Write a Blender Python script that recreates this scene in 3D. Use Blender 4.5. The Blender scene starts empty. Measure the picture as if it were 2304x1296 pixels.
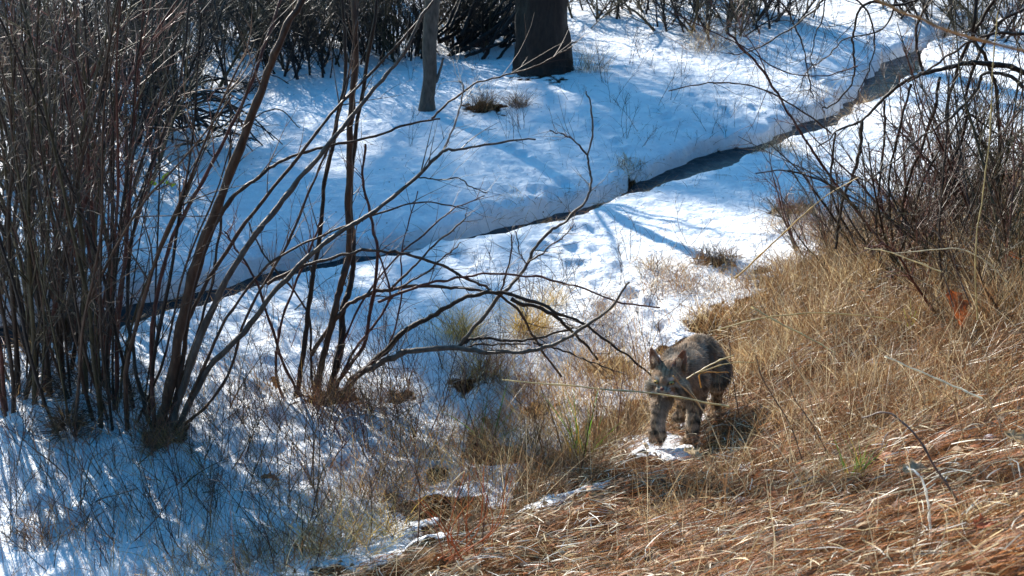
import bpy, math, random
import numpy as np
from mathutils import Vector, Matrix
R_ = random.Random(7)
rng = np.random.default_rng(11)
SC = bpy.context.scene
COL = SC.collection

# ------------------------------------------------------------------ camera, sky, sun, exposure
PITCH = math.radians(23.0); F_PX = 3000.0; CAM = np.array([0.0, 0.0, 3.6])
cd = bpy.data.cameras.new('camera'); cam = bpy.data.objects.new('camera', cd); COL.objects.link(cam)
cam.location = CAM; cam.rotation_euler = (math.pi/2 - PITCH, 0, 0)
cd.sensor_width = 36; cd.lens = 36*F_PX/2304; cd.clip_start = 0.05; cd.clip_end = 600
cd.dof.use_dof = True; cd.dof.focus_distance = 7.5; cd.dof.aperture_fstop = 7.0
SC.camera = cam
SUN_EL = math.radians(25.0); SUN_AZ = math.atan2(0.87, -0.5)      # plan angle towards the sun
SUN = np.array([math.cos(SUN_EL)*math.cos(SUN_AZ), math.cos(SUN_EL)*math.sin(SUN_AZ), math.sin(SUN_EL)])
W = bpy.data.worlds.new('World'); SC.world = W; W.use_nodes = True
nt = W.node_tree; bg = nt.nodes['Background']
sky = nt.nodes.new('ShaderNodeTexSky'); sky.sky_type = 'NISHITA'; sky.sun_disc = False
sky.sun_elevation = SUN_EL; sky.sun_rotation = math.atan2(SUN[0], SUN[1])
sky.air_density = 1.6; sky.ozone_density = 2.5; sky.dust_density = 0.3
hsv = nt.nodes.new('ShaderNodeHueSaturation'); hsv.inputs['Saturation'].default_value = 1.5
nt.links.new(sky.outputs[0], hsv.inputs['Color']); nt.links.new(hsv.outputs[0], bg.inputs[0]); bg.inputs[1].default_value = 0.105
ld = bpy.data.lights.new('sun', 'SUN'); sun = bpy.data.objects.new('sun', ld); COL.objects.link(sun)
ld.energy = 5.0; ld.angle = math.radians(0.55); ld.color = (1.0, 0.95, 0.86)
sun.rotation_euler = Vector(SUN).to_track_quat('Z', 'Y').to_euler(); sun.location = (0, 0, 20)
SC.view_settings.view_transform = 'Standard'; SC.view_settings.look = 'None'
SC.view_settings.exposure = 1.25; SC.view_settings.gamma = 1.0
SC.cycles.max_bounces = 6; SC.cycles.diffuse_bounces = 3; SC.cycles.use_denoising = True

# ------------------------------------------------------------------ helpers
RT = np.array([1.0, 0, 0]); FW = np.array([0, math.cos(PITCH), -math.sin(PITCH)]); UP = np.array([0, math.sin(PITCH), math.cos(PITCH)])
def ray(u, v): return FW + (u-1152)/F_PX*RT - (v-648)/F_PX*UP
def at_y(u, v, Y):
    d = ray(u, v); return CAM + d*((Y-CAM[1])/d[1])
_tab = rng.random((256, 256))
def vnoise(x, y, f):
    x = np.asarray(x)*f+37.3; y = np.asarray(y)*f+91.7
    xi = np.floor(x).astype(int); yi = np.floor(y).astype(int); fx = x-xi; fy = y-yi
    fx = fx*fx*(3-2*fx); fy = fy*fy*(3-2*fy)
    g = lambda a, b: _tab[a % 256, b % 256]
    return (g(xi, yi)*(1-fx)+g(xi+1, yi)*fx)*(1-fy)+(g(xi, yi+1)*(1-fx)+g(xi+1, yi+1)*fx)*fy-0.5
def sstep(a, b, x):
    t = np.clip((x-a)/(b-a), 0, 1); return t*t*(3-2*t)
def flat(u, v, z=0.0):
    d = ray(u, v); return (CAM + d*((z-CAM[2])/d[2]))[:2]
TOE = np.array([(-14, -3.5), (-4.2, 2.4), (-.9, 5.0), (0.72, 6.35), (1.46, 8.0), (2.5, 9.2), (4.6, 11.0), (14, 19)])
CREEK_PX = [(-500, 880, .30), (-150, 800, .28), (210, 730, .36), (330, 698, .30), (520, 652, .24), (700, 604, .12), (860, 574, .12), (1050, 535, .11), (1180, 510, .12),
            (1300, 480, .15), (1420, 437, .15), (1500, 402, .21), (1600, 362, .27), (1690, 335, .21), (1760, 312, .15), (1830, 282, .22), (1900, 250, .08), (1950, 222, .10), (1995, 175, .22), (2030, 135, .19), (2090, 100, .06), (2200, 60, .05), (2500, -10, .15)]
CREEK = np.array([list(flat(u, v, -0.1))+[w] for u, v, w in CREEK_PX])
def seg_dist(P, x, y):
    best = np.full(np.shape(x), 1e9); sgn = np.zeros(np.shape(x)); ww = np.zeros(np.shape(x))
    for a, b in zip(P[:-1], P[1:]):
        dx, dy = b[0]-a[0], b[1]-a[1]; L2 = dx*dx+dy*dy
        t = np.clip(((x-a[0])*dx+(y-a[1])*dy)/L2, 0, 1)
        qx, qy = a[0]+t*dx, a[1]+t*dy; d = np.hypot(x-qx, y-qy)
        c = dx*(y-a[1])-dy*(x-a[0]); m = d < best
        best = np.where(m, d, best); sgn = np.where(m, np.where(c > 0, -1, 1), sgn)
        if len(a) > 2: ww = np.where(m, a[2]+t*(b[2]-a[2]), ww)
    return best, sgn, ww
def toe_d(x, y):
    d, s, _ = seg_dist(TOE, x, y); return d*s      # positive on the slope (camera side)
PATCH = [(1410, 1035, .20), (1480, 1010, .22), (1350, 1030, .12), (1230, 1125, .2), (1310, 1100, .16), (1120, 1140, .26), (1030, 1180, .24), (960, 1220, .3), (1200, 1090, .1), (1330, 1075, .16), (1500, 870, .3), (1600, 880, .25),
         (1440, 1000, .14), (1530, 1030, .14), (1280, 1075, .12), (1170, 1150, .14), (1080, 1120, .12), (1560, 960, .12), (800, 1250, .3), (1670, 1060, .06), (1960, 820, .03), (1080, 1190, .2)]
PRINTS = [(1320, 595), (1335, 520), (1300, 520), (1290, 560), (1340, 560), (1423, 665), (1385, 625), (1467, 717), (1425, 668), (1210, 560), (1230, 562), (1255, 523), (1262, 540), (1395, 605), (1510, 770), (1490, 745),
          (1475, 690), (1205, 430), (1245, 448), (1270, 412), (1180, 350), (1155, 335), (1500, 265), (1480, 250), (1390, 320), (1345, 280), (1600, 240), (1640, 250), (1700, 245), (1560, 215), (1430, 370), (1110, 505), (1055, 590), (1035, 575),
          (1290, 600), (1350, 640), (1360, 690), (1300, 660), (1840, 175), (1870, 190), (1820, 150), (1650, 260), (1630, 300)]
_ready = {}
def edge_n(x, y): return 0.16*vnoise(x, y, 1.9)+.08*vnoise(x, y, 5)+0.03*vnoise(x, y, 13)
def height(x, y, fine=True):
    x = np.asarray(x, float); y = np.asarray(y, float)
    d = toe_d(x, y)
    z = 0.52*(np.sqrt(d*d+0.09)+d)/2 - 0.04
    z = z + 0.10*vnoise(x, y, .55) + 0.05*vnoise(x, y, 1.3)
    z = z + sstep(-.2, .6, d)*(0.07*np.abs(vnoise(x, y, 1.9))+0.05*vnoise(x, y, 3.1))
    far = sstep(17, 60, y); z = z + far*7
    cdist, cs, w = seg_dist(CREEK, x, y)
    e = cdist - w + edge_n(x, y)
    bank = np.where(cs < 0, 0.15, 0.05)
    z = z + bank*(1-np.exp(-np.clip(e, 0, None)/0.28)) 
    z = z*sstep(-.05, .5, e) + (1-sstep(-.05, .5, e))*(-0.04 + bank*(1-np.exp(-np.clip(e, 0, None)/0.15))*0.8)
    z = z - 0.36*(1-sstep(-0.06, 0.025, e))
    if fine:
        z = z + 0.022*vnoise(x, y, 3.7)+0.018*vnoise(x, y, 9)+0.008*vnoise(x, y, 21)+sstep(0, .5, d)*(.05*np.abs(vnoise(x, y, 5.5))+.03*vnoise(x, y, 11)+.015*vnoise(x, y, 23))
        lump = sstep(9.3, 6.5, y)*sstep(1.0, -0.6, x)          # lumpy snow under the shrubs at the lower left
        z = z + lump*(0.07*np.abs(vnoise(x, y, 4.5))+0.05*vnoise(x, y, 8)+0.03*vnoise(x, y, 15))
        for (a, b) in _ready.get('prints', []):
            q = (x-a)**2/.0030+(y-b)**2/.0055
            z = z - 0.032*np.exp(-q) + 0.012*np.exp(-((np.sqrt(q)-1.7)**2)*4)
    return z
def snow_mask(x, y):
    d = toe_d(x, y)
    n = vnoise(x, y, 1.6)*.5+vnoise(x, y, 5)*.35+vnoise(x, y, 12)*.2
    m = sstep(0.15, -0.25, d + n*1.35 - 0.15*sstep(6.6, 5.6, y)*sstep(1, -1, x))
    for a, b, r in _ready.get('patch', []):
        q = np.hypot(x-a, (y-b))/r
        m = np.maximum(m, sstep(1.05, .80, q+n*1.7))
    m = m*(0.25+0.75*sstep(-.55, -.1, -d+n*2.0))+0*m
    for a, b, r in _ready.get('patch', []):
        q = np.hypot(x-a, (y-b))/r
        m = np.maximum(m, sstep(1.05, .80, q+n*1.7))
    m = m*(1-.95*sstep(.02, .2, vnoise(x+9, y, 2.1)*.8+vnoise(x, y+5, 5.5)*.5+.04)*sstep(-1.1, -.35, d)*sstep(7.4, 6.4, y)*sstep(-1.1, -.1, x+.3*vnoise(x, y, 4)))
    for a, b, r in _ready.get('bare', []):
        q = np.hypot(x-a, (y-b))/r
        m = m*(1-.62*sstep(1.3, .2, q+n*1.2+vnoise(x, y, 22)*.8))
    cdist, cs, w = seg_dist(CREEK, x, y)
    e = cdist - w + edge_n(x, y)
    return m*sstep(-0.03, 0.012, e)
def zh(x, y):
    s = snow_mask(x, y); return height(x, y)+0.025*sstep(.3, .8, s)*sstep(-1.0, .3, toe_d(x, y))
def ground(u, v):
    d = ray(u, v); d = d/np.linalg.norm(d); t = np.arange(1.5, 60, .02)
    P = CAM+t[:, None]*d; g = height(P[:, 0], P[:, 1], False)
    i = int(np.argmax(P[:, 2] < g)); return np.array([P[i, 0], P[i, 1], float(zh(P[i, 0], P[i, 1]))])
_p = [tuple(ground(u, v)[:2])+(r*.85,) for u, v, r in PATCH]; _q = [tuple(ground(u, v)[:2]) for u, v in PRINTS]
_b = [tuple(ground(u, v)[:2])+(r,) for u, v, r in [(1610, 590, .22), (1780, 475, .25), (1610, 725, .3), (1090, 245, .25), (1040, 870, .15), (1380, 830, .2), (900, 900, .12), (770, 900, .15), (1220, 930, .2), (1350, 960, .15), (1420, 430, .12), (1222, 165, .55), (735, 905, .2), (368, 985, .2)]]
_ready['prints'] = _q; _ready['patch'] = _p; _ready['bare'] = _b

def attr_col(me, cols):
    a = me.attributes.new('Col', 'FLOAT_COLOR', 'POINT'); c = np.ones((len(cols), 4), np.float32); c[:, :3] = cols
    a.data.foreach_set('color', c.ravel())
def mesh_np(name, V, Fq, cols=None, smooth=True, k=4):
    me = bpy.data.meshes.new(name); V = np.asarray(V, np.float32); Fq = np.asarray(Fq, np.int32)
    me.vertices.add(len(V)); me.vertices.foreach_set('co', V.ravel())
    me.loops.add(Fq.size); me.loops.foreach_set('vertex_index', Fq.ravel())
    me.polygons.add(len(Fq)); me.polygons.foreach_set('loop_start', np.arange(0, Fq.size, k, dtype=np.int32))
    me.polygons.foreach_set('use_smooth', np.full(len(Fq), smooth))
    me.update(calc_edges=True)
    if cols is not None: attr_col(me, cols)
    return me
def link(name, me, mat, parent=None, loc=None):
    o = bpy.data.objects.new(name, me); COL.objects.link(o)
    if mat is not None and not me.materials: me.materials.append(mat)
    if parent is not None: o.parent = parent
    if loc is not None: o.location = loc
    return o
def tag(o, label=None, cat=None, group=None, kind=None):
    if label: o['label'] = label
    if cat: o['category'] = cat
    if group: o['group'] = group
    if kind: o['kind'] = kind
    return o
def thing(name, label, cat, loc=(0, 0, 0), group=None):
    o = bpy.data.objects.new(name, None); COL.objects.link(o); o.location = Vector([float(c) for c in loc]); o.empty_display_size = .1
    return tag(o, label, cat, group)

class Tubes:
    def __init__(s, org=(0, 0, 0)): s.V = []; s.F = []; s.C = []; s.n = 0; s.org = np.array(org, float)
    def add(s, P, r, col, k=5, knob=0.0):
        P = np.asarray(P, float); n = len(P); r = np.broadcast_to(np.asarray(r, float), (n,)).copy()
        if knob: r *= 1+knob*(rng.random(n)-.4)
        T = np.gradient(P, axis=0); T /= (np.linalg.norm(T, axis=1, keepdims=True)+1e-9)
        ref = np.array([0.31, 0.9, 0.12]) if abs(T[:, 1]).mean() < .7 else np.array([.9, .1, .3])
        A = np.cross(T, ref); A /= (np.linalg.norm(A, axis=1, keepdims=True)+1e-9); B = np.cross(T, A)
        th = np.arange(k)*2*math.pi/k
        ring = P[:, None, :] + r[:, None, None]*(np.cos(th)[None, :, None]*A[:, None, :]+np.sin(th)[None, :, None]*B[:, None, :])
        s.V.append((ring.reshape(-1, 3)-s.org))
        i = np.arange(n-1)[:, None]*k; j = np.arange(k)[None, :]; j2 = (j+1) % k
        f = np.stack([i+j, i+j2, i+k+j2, i+k+j], -1).reshape(-1, 4)+s.n
        s.F.append(f); s.n += n*k
        c = np.array(col, float)
        if c.ndim == 1: c = np.broadcast_to(c*(0.85+0.3*rng.random()), (n, 3))
        s.C.append(np.repeat(c, k, axis=0))
    def build(s, name, mat, parent=None, loc=None):
        if not s.V: return None
        me = mesh_np(name, np.concatenate(s.V), np.concatenate(s.F), np.concatenate(s.C))
        return link(name, me, mat, parent, loc)

def spline(P, n):
    P = np.asarray(P, float)
    Q = np.vstack([2*P[0]-P[1], P, 2*P[-1]-P[-2]]); out = []
    m = len(P)-1; ts = np.linspace(0, m, n)
    for t in ts:
        i = min(int(t), m-1); f = t-i; a, b, c, d = Q[i], Q[i+1], Q[i+2], Q[i+3]
        out.append(.5*((2*b)+(-a+c)*f+(2*a-5*b+4*c-d)*f*f+(-a+3*b-3*c+d)*f**3))
    return np.array(out)
def walk(p, d, L, n, wig=.12, grav=0.0, bendv=None):
    d = np.array(d, float); d /= np.linalg.norm(d); P = [np.array(p, float)]; st = L/(n-1)
    for i in range(n-1):
        d = d+rng.normal(0, wig, 3)+np.array([0, 0, -grav])
        if bendv is not None: d = d+bendv
        d /= np.linalg.norm(d); P.append(P[-1]+d*st)
    return np.array(P)
def rot_dir(d, ang):
    d = d/np.linalg.norm(d); r = rng.normal(0, 1, 3); r -= r.dot(d)*d; r /= np.linalg.norm(r)
    return d*math.cos(ang)+r*math.sin(ang)
def twigs_on(tb, P, r0, col, n, Lr=(.15, .6), sub=2, t0=.15, up=.15, rmin=.0012, ang=(.4, .9)):
    m = len(P)-1
    for _ in range(n):
        t = t0+(1-t0)*rng.random(); x = t*m; i = min(int(x), m-1); p = P[i]+(P[i+1]-P[i])*(x-i)
        d = rot_dir(P[i+1]-P[i], rng.uniform(*ang)); d[2] += up
        L = rng.uniform(*Lr)*(1.15-.5*t); r = max(rmin, min(r0*.45, .006*L/.4))
        Q = walk(p, d, L, 6, .10); c = np.array(col)*(.7+.7*rng.random())
        tb.add(Q, np.linspace(r, rmin*.55, 6), c, 3)
        for _ in range(sub):
            k = rng.integers(1, 5); q = walk(Q[k], rot_dir(Q[k+1]-Q[k], rng.uniform(.4, 1.0)), L*rng.uniform(.2, .5), 4, .12)
            tb.add(q, np.linspace(r*.55, rmin*.5, 4), c*1.15, 3)

def ribbons(P, width, cols, side=None):
    """P (N,S,3) polylines -> tapered ribbons"""
    N, S, _ = P.shape; T = P[:, -1]-P[:, 0]; T /= (np.linalg.norm(T, axis=1, keepdims=True)+1e-9)
    if side is None: side = rng.normal(0, 1, (N, 3))
    sd = np.cross(T, side); sd /= (np.linalg.norm(sd, axis=1, keepdims=True)+1e-9)
    t = np.linspace(0, 1, S); prof = np.clip(1.0-.85*t**2, .1, 1)*np.where(t < .01, .7, 1)
    w = (np.asarray(width).reshape(-1, 1)*prof[None, :])[:, :, None]*.5
    V = np.stack([P-sd[:, None]*w, P+sd[:, None]*w], 2).reshape(-1, 3)
    b = (np.arange(N)*S*2)[:, None, None]; k = (np.arange(S-1)*2)[None, :, None]
    F = (b+k+np.array([0, 1, 3, 2])[None, None, :]).reshape(-1, 4)
    C = np.repeat(cols, S*2, axis=0); return V, F, C
def upright(B, L, lean, w, cols, S=5, droop=.5, az=None):
    """standing curved blades from base points B (N,3)"""
    N = len(B); a = rng.uniform(0, 2*math.pi, N) if az is None else az
    t = np.linspace(0, 1, S)[None, :, None]
    h = np.stack([np.cos(a), np.sin(a), 0*a], 1); le = np.asarray(lean)
    d0 = h*np.sin(le)[:, None]+np.array([0, 0, 1])*np.cos(le)[:, None]
    Lx = np.asarray(L)[:, None, None]; dr = np.asarray(droop).reshape(-1, 1, 1)*np.ones((N, 1, 1))
    P = B[:, None]+d0[:, None]*Lx*t+(h[:, None]*.6-np.array([0, 0, .55]))*dr*Lx*t**2.2
    return ribbons(P, w, cols)
def pick(cols, n, jit=.25):
    c = np.array(cols)[rng.integers(0, len(cols), n)]; return c*(1+rng.uniform(-jit, jit, (n, 1)))

# ------------------------------------------------------------------ materials
def mat_new(name):
    m = bpy.data.materials.new(name); m.use_nodes = True; return m, m.node_tree, m.node_tree.nodes['Principled BSDF']
def N(t, k, **kw):
    n = t.nodes.new(k)
    for a, b in kw.items(): setattr(n, a, b)
    return n
def mat_attr(name, rough=.7, spec=.3, trans=0.0, noise=40, amt=.5, bump=.0, bs=60, sheen=0, stretch=(1, 1, 1)):
    m, t, p = mat_new(name); at = N(t, 'ShaderNodeAttribute', attribute_name='Col'); tc = N(t, 'ShaderNodeTexCoord'); mp = N(t, 'ShaderNodeMapping')
    mp.inputs['Scale'].default_value = stretch
    nz = N(t, 'ShaderNodeTexNoise'); nz.inputs['Scale'].default_value = noise; nz.inputs['Detail'].default_value = 5
    t.links.new(tc.outputs['Object'], mp.inputs[0]); t.links.new(mp.outputs[0], nz.inputs['Vector'])
    mr = N(t, 'ShaderNodeMapRange'); mr.inputs[1].default_value = .3; mr.inputs[2].default_value = .7; mr.inputs[3].default_value = 1-amt; mr.inputs[4].default_value = 1+amt
    t.links.new(nz.outputs['Fac'], mr.inputs[0])
    mx = N(t, 'ShaderNodeVectorMath', operation='SCALE'); t.links.new(at.outputs['Color'], mx.inputs[0]); t.links.new(mr.outputs[0], mx.inputs['Scale'])
    t.links.new(mx.outputs[0], p.inputs['Base Color']); p.inputs['Roughness'].default_value = rough; p.inputs['Specular IOR Level'].default_value = spec
    if bump:
        b = N(t, 'ShaderNodeBump'); b.inputs['Strength'].default_value = bump; b.inputs['Distance'].default_value = .01
        n2 = N(t, 'ShaderNodeTexNoise'); n2.inputs['Scale'].default_value = bs; n2.inputs['Detail'].default_value = 6; t.links.new(mp.outputs[0], n2.inputs['Vector'])
        t.links.new(n2.outputs['Fac'], b.inputs['Height']); t.links.new(b.outputs[0], p.inputs['Normal'])
    if trans:
        tr = N(t, 'ShaderNodeBsdfTranslucent'); t.links.new(mx.outputs[0], tr.inputs[0]); ms = N(t, 'ShaderNodeMixShader'); ms.inputs[0].default_value = trans
        t.links.new(p.outputs[0], ms.inputs[1]); t.links.new(tr.outputs[0], ms.inputs[2]); t.links.new(ms.outputs[0], t.nodes['Material Output'].inputs[0])
    return m
M_BARK = mat_attr('bark', .62, .35, 0, 35, .45, .6, 90, stretch=(1, 1, .35))
M_TWIG = mat_attr('twig_bark', .5, .4, 0, 25, .3)
M_GRASS = mat_attr('dry_grass', .42, .5, .35, 20, .25)
M_NEEDLE = mat_attr('pine_needle', .5, .22, .12, 20, .2)
M_GREEN = mat_attr('pine_foliage', .6, .3, .1, 10, .3)
M_LEAF = mat_attr('dead_leaf', .6, .3, .35, 60, .4)
M_FUR = mat_attr('fur', .75, .2, .12, 60, .15)
M_SKIN = mat_attr('pelt', .85, .15, 0, 90, .25, .3, 200)
M_STONE = mat_attr('stone', .8, .3, 0, 60, .35, .5, 80)

def mat_ground():
    m, t, p = mat_new('snow_and_litter'); L = t.links.new
    geo = N(t, 'ShaderNodeNewGeometry'); at = N(t, 'ShaderNodeAttribute', attribute_name='Snow')
    def noise(s, d=5, r=.6):
        n = N(t, 'ShaderNodeTexNoise'); n.inputs['Scale'].default_value = s; n.inputs['Detail'].default_value = d; n.inputs['Roughness'].default_value = r
        L(geo.outputs['Position'], n.inputs['Vector']); return n
    n1 = noise(22, 6, .7); n2 = noise(3, 5); n3 = noise(70, 4, .7); n4 = noise(9, 4)
    ad = N(t, 'ShaderNodeMath', operation='MULTIPLY_ADD'); ad.inputs[1].default_value = .55; L(n1.outputs['Fac'], ad.inputs[0]); L(at.outputs['Fac'], ad.inputs[2])
    mr = N(t, 'ShaderNodeMapRange'); mr.interpolation_type = 'SMOOTHSTEP'; mr.inputs[1].default_value = .70; mr.inputs[2].default_value = .84; L(ad.outputs[0], mr.inputs[0])
    soil = N(t, 'ShaderNodeValToRGB'); e = soil.color_ramp.elements; e[0].position = .3; e[0].color = (.012, .007, .004, 1); e[1].position = .8; e[1].color = (.12, .055, .022, 1)
    x = soil.color_ramp.elements.new(.5); x.color = (.045, .021, .010, 1); L(n3.outputs['Fac'], soil.inputs[0])
    sn = N(t, 'ShaderNodeValToRGB'); e = sn.color_ramp.elements; e[0].position = .3; e[0].color = (.80, .81, .84, 1); e[1].position = .7; e[1].color = (.90, .91, .93, 1); L(n4.outputs['Fac'], sn.inputs[0])
    # scattered specks of bark and needles on the snow
    vo = N(t, 'ShaderNodeTexVoronoi'); vo.inputs['Scale'].default_value = 9; L(geo.outputs['Position'], vo.inputs['Vector'])
    sp = N(t, 'ShaderNodeMapRange'); sp.inputs[1].default_value = .05; sp.inputs[2].default_value = .09; L(vo.outputs['Distance'], sp.inputs[0])
    spk = N(t, 'ShaderNodeMix', data_type='RGBA'); spk.inputs['A'].default_value = (.25, .2, .17, 1); L(sp.outputs[0], spk.inputs['Factor']); L(sn.outputs[0], spk.inputs['B'])
    mx = N(t, 'ShaderNodeMix', data_type='RGBA'); L(mr.outputs[0], mx.inputs['Factor']); L(soil.outputs[0], mx.inputs['A']); L(spk.outputs['Result'], mx.inputs['B'])
    L(mx.outputs['Result'], p.inputs['Base Color']); p.inputs['Roughness'].default_value = .7; sl = N(t, 'ShaderNodeMath', operation='MULTIPLY'); sl.inputs[1].default_value = .22; L(mr.outputs[0], sl.inputs[0]); L(sl.outputs[0], p.inputs['Specular IOR Level'])
    hs = N(t, 'ShaderNodeMath', operation='MULTIPLY_ADD'); hs.inputs[1].default_value = .35; L(n1.outputs['Fac'], hs.inputs[0]); L(n4.outputs['Fac'], hs.inputs[2])
    h2 = N(t, 'ShaderNodeMath', operation='MULTIPLY_ADD'); h2.inputs[1].default_value = .12; L(n3.outputs['Fac'], h2.inputs[0]); L(hs.outputs[0], h2.inputs[2])
    h3 = N(t, 'ShaderNodeMath', operation='MULTIPLY_ADD'); h3.inputs[1].default_value = .3; L(mr.outputs[0], h3.inputs[0]); L(h2.outputs[0], h3.inputs[2])
    b = N(t, 'ShaderNodeBump'); b.inputs['Strength'].default_value = .8; b.inputs['Distance'].default_value = .06; L(h3.outputs[0], b.inputs['Height']); L(b.outputs[0], p.inputs['Normal'])
    return m
def mat_water():
    m, t, p = mat_new('stream_water'); p.inputs['Base Color'].default_value = (.035, .05, .055, 1); p.inputs['Roughness'].default_value = .14; p.inputs['IOR'].default_value = 1.16; p.inputs['Specular IOR Level'].default_value = .3
    geo = N(t, 'ShaderNodeNewGeometry'); n = N(t, 'ShaderNodeTexNoise'); n.inputs['Scale'].default_value = 9; n.inputs['Detail'].default_value = 4; t.links.new(geo.outputs['Position'], n.inputs['Vector'])
    b = N(t, 'ShaderNodeBump'); b.inputs['Strength'].default_value = .5; b.inputs['Distance'].default_value = .03; t.links.new(n.outputs['Fac'], b.inputs['Height']); t.links.new(b.outputs[0], p.inputs['Normal'])
    cr = N(t, 'ShaderNodeValToRGB'); cr.color_ramp.elements[0].position = .42; cr.color_ramp.elements[0].color = (.02, .03, .035, 1); cr.color_ramp.elements[1].position = .62; cr.color_ramp.elements[1].color = (.03, .042, .05, 1)
    n2 = N(t, 'ShaderNodeTexNoise'); n2.inputs['Scale'].default_value = 3.5; t.links.new(geo.outputs['Position'], n2.inputs['Vector']); t.links.new(n2.outputs['Fac'], cr.inputs[0]); t.links.new(cr.outputs[0], p.inputs['Base Color'])
    return m

# ------------------------------------------------------------------ the setting
def grow_axis(a, b, st, far):
    mid = list(np.arange(a, b, st)); lo = []; v = a; s = st
    while v > -far: s *= 1.35; v -= s; lo.append(v)
    hi = []; v = b; s = st
    while v < far: s *= 1.35; v += s; hi.append(v)
    return np.array(lo[::-1]+mid+hi)
gx = grow_axis(-6.5, 8.0, .027, 150); gy = grow_axis(1.8, 19.5, .027, 180)
X, Y = np.meshgrid(gx, gy); Xf = X.ravel(); Yf = Y.ravel()
Z = height(Xf, Yf); SM = snow_mask(Xf, Yf); Z = Z+0.025*sstep(.3, .8, SM)*sstep(-1.0, .3, toe_d(Xf, Yf))
nx, ny = len(gx), len(gy); ii = (np.arange(ny-1)[:, None]*nx+np.arange(nx-1)[None, :]).ravel()
me = mesh_np('ground', np.stack([Xf, Yf, Z], 1), np.stack([ii, ii+1, ii+nx+1, ii+nx], 1))
a = me.attributes.new('Snow', 'FLOAT', 'POINT'); a.data.foreach_set('value', SM.astype(np.float32))
tag(link('ground', me, mat_ground()), 'snow covered ground rising to a brown slope of needles and dry grass', 'ground', kind='structure')
cp = spline(CREEK[:, :2], 90); tn = np.gradient(cp, axis=0); tn /= np.linalg.norm(tn, axis=1, keepdims=True); nn = np.stack([-tn[:, 1], tn[:, 0]], 1)
V = []
for s in np.linspace(-1, 1, 9): V.append(np.column_stack([cp+nn*s*.62, np.full(len(cp), -.15)]))
V = np.array(V); n9, nc = V.shape[:2]; i = (np.arange(n9-1)[:, None]*nc+np.arange(nc-1)[None, :]).ravel()
tag(link('stream', mesh_np('stream', V.reshape(-1, 3), np.stack([i, i+1, i+nc+1, i+nc], 1)), mat_water()), 'narrow dark stream running between snow banks', 'stream', kind='structure')

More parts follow.
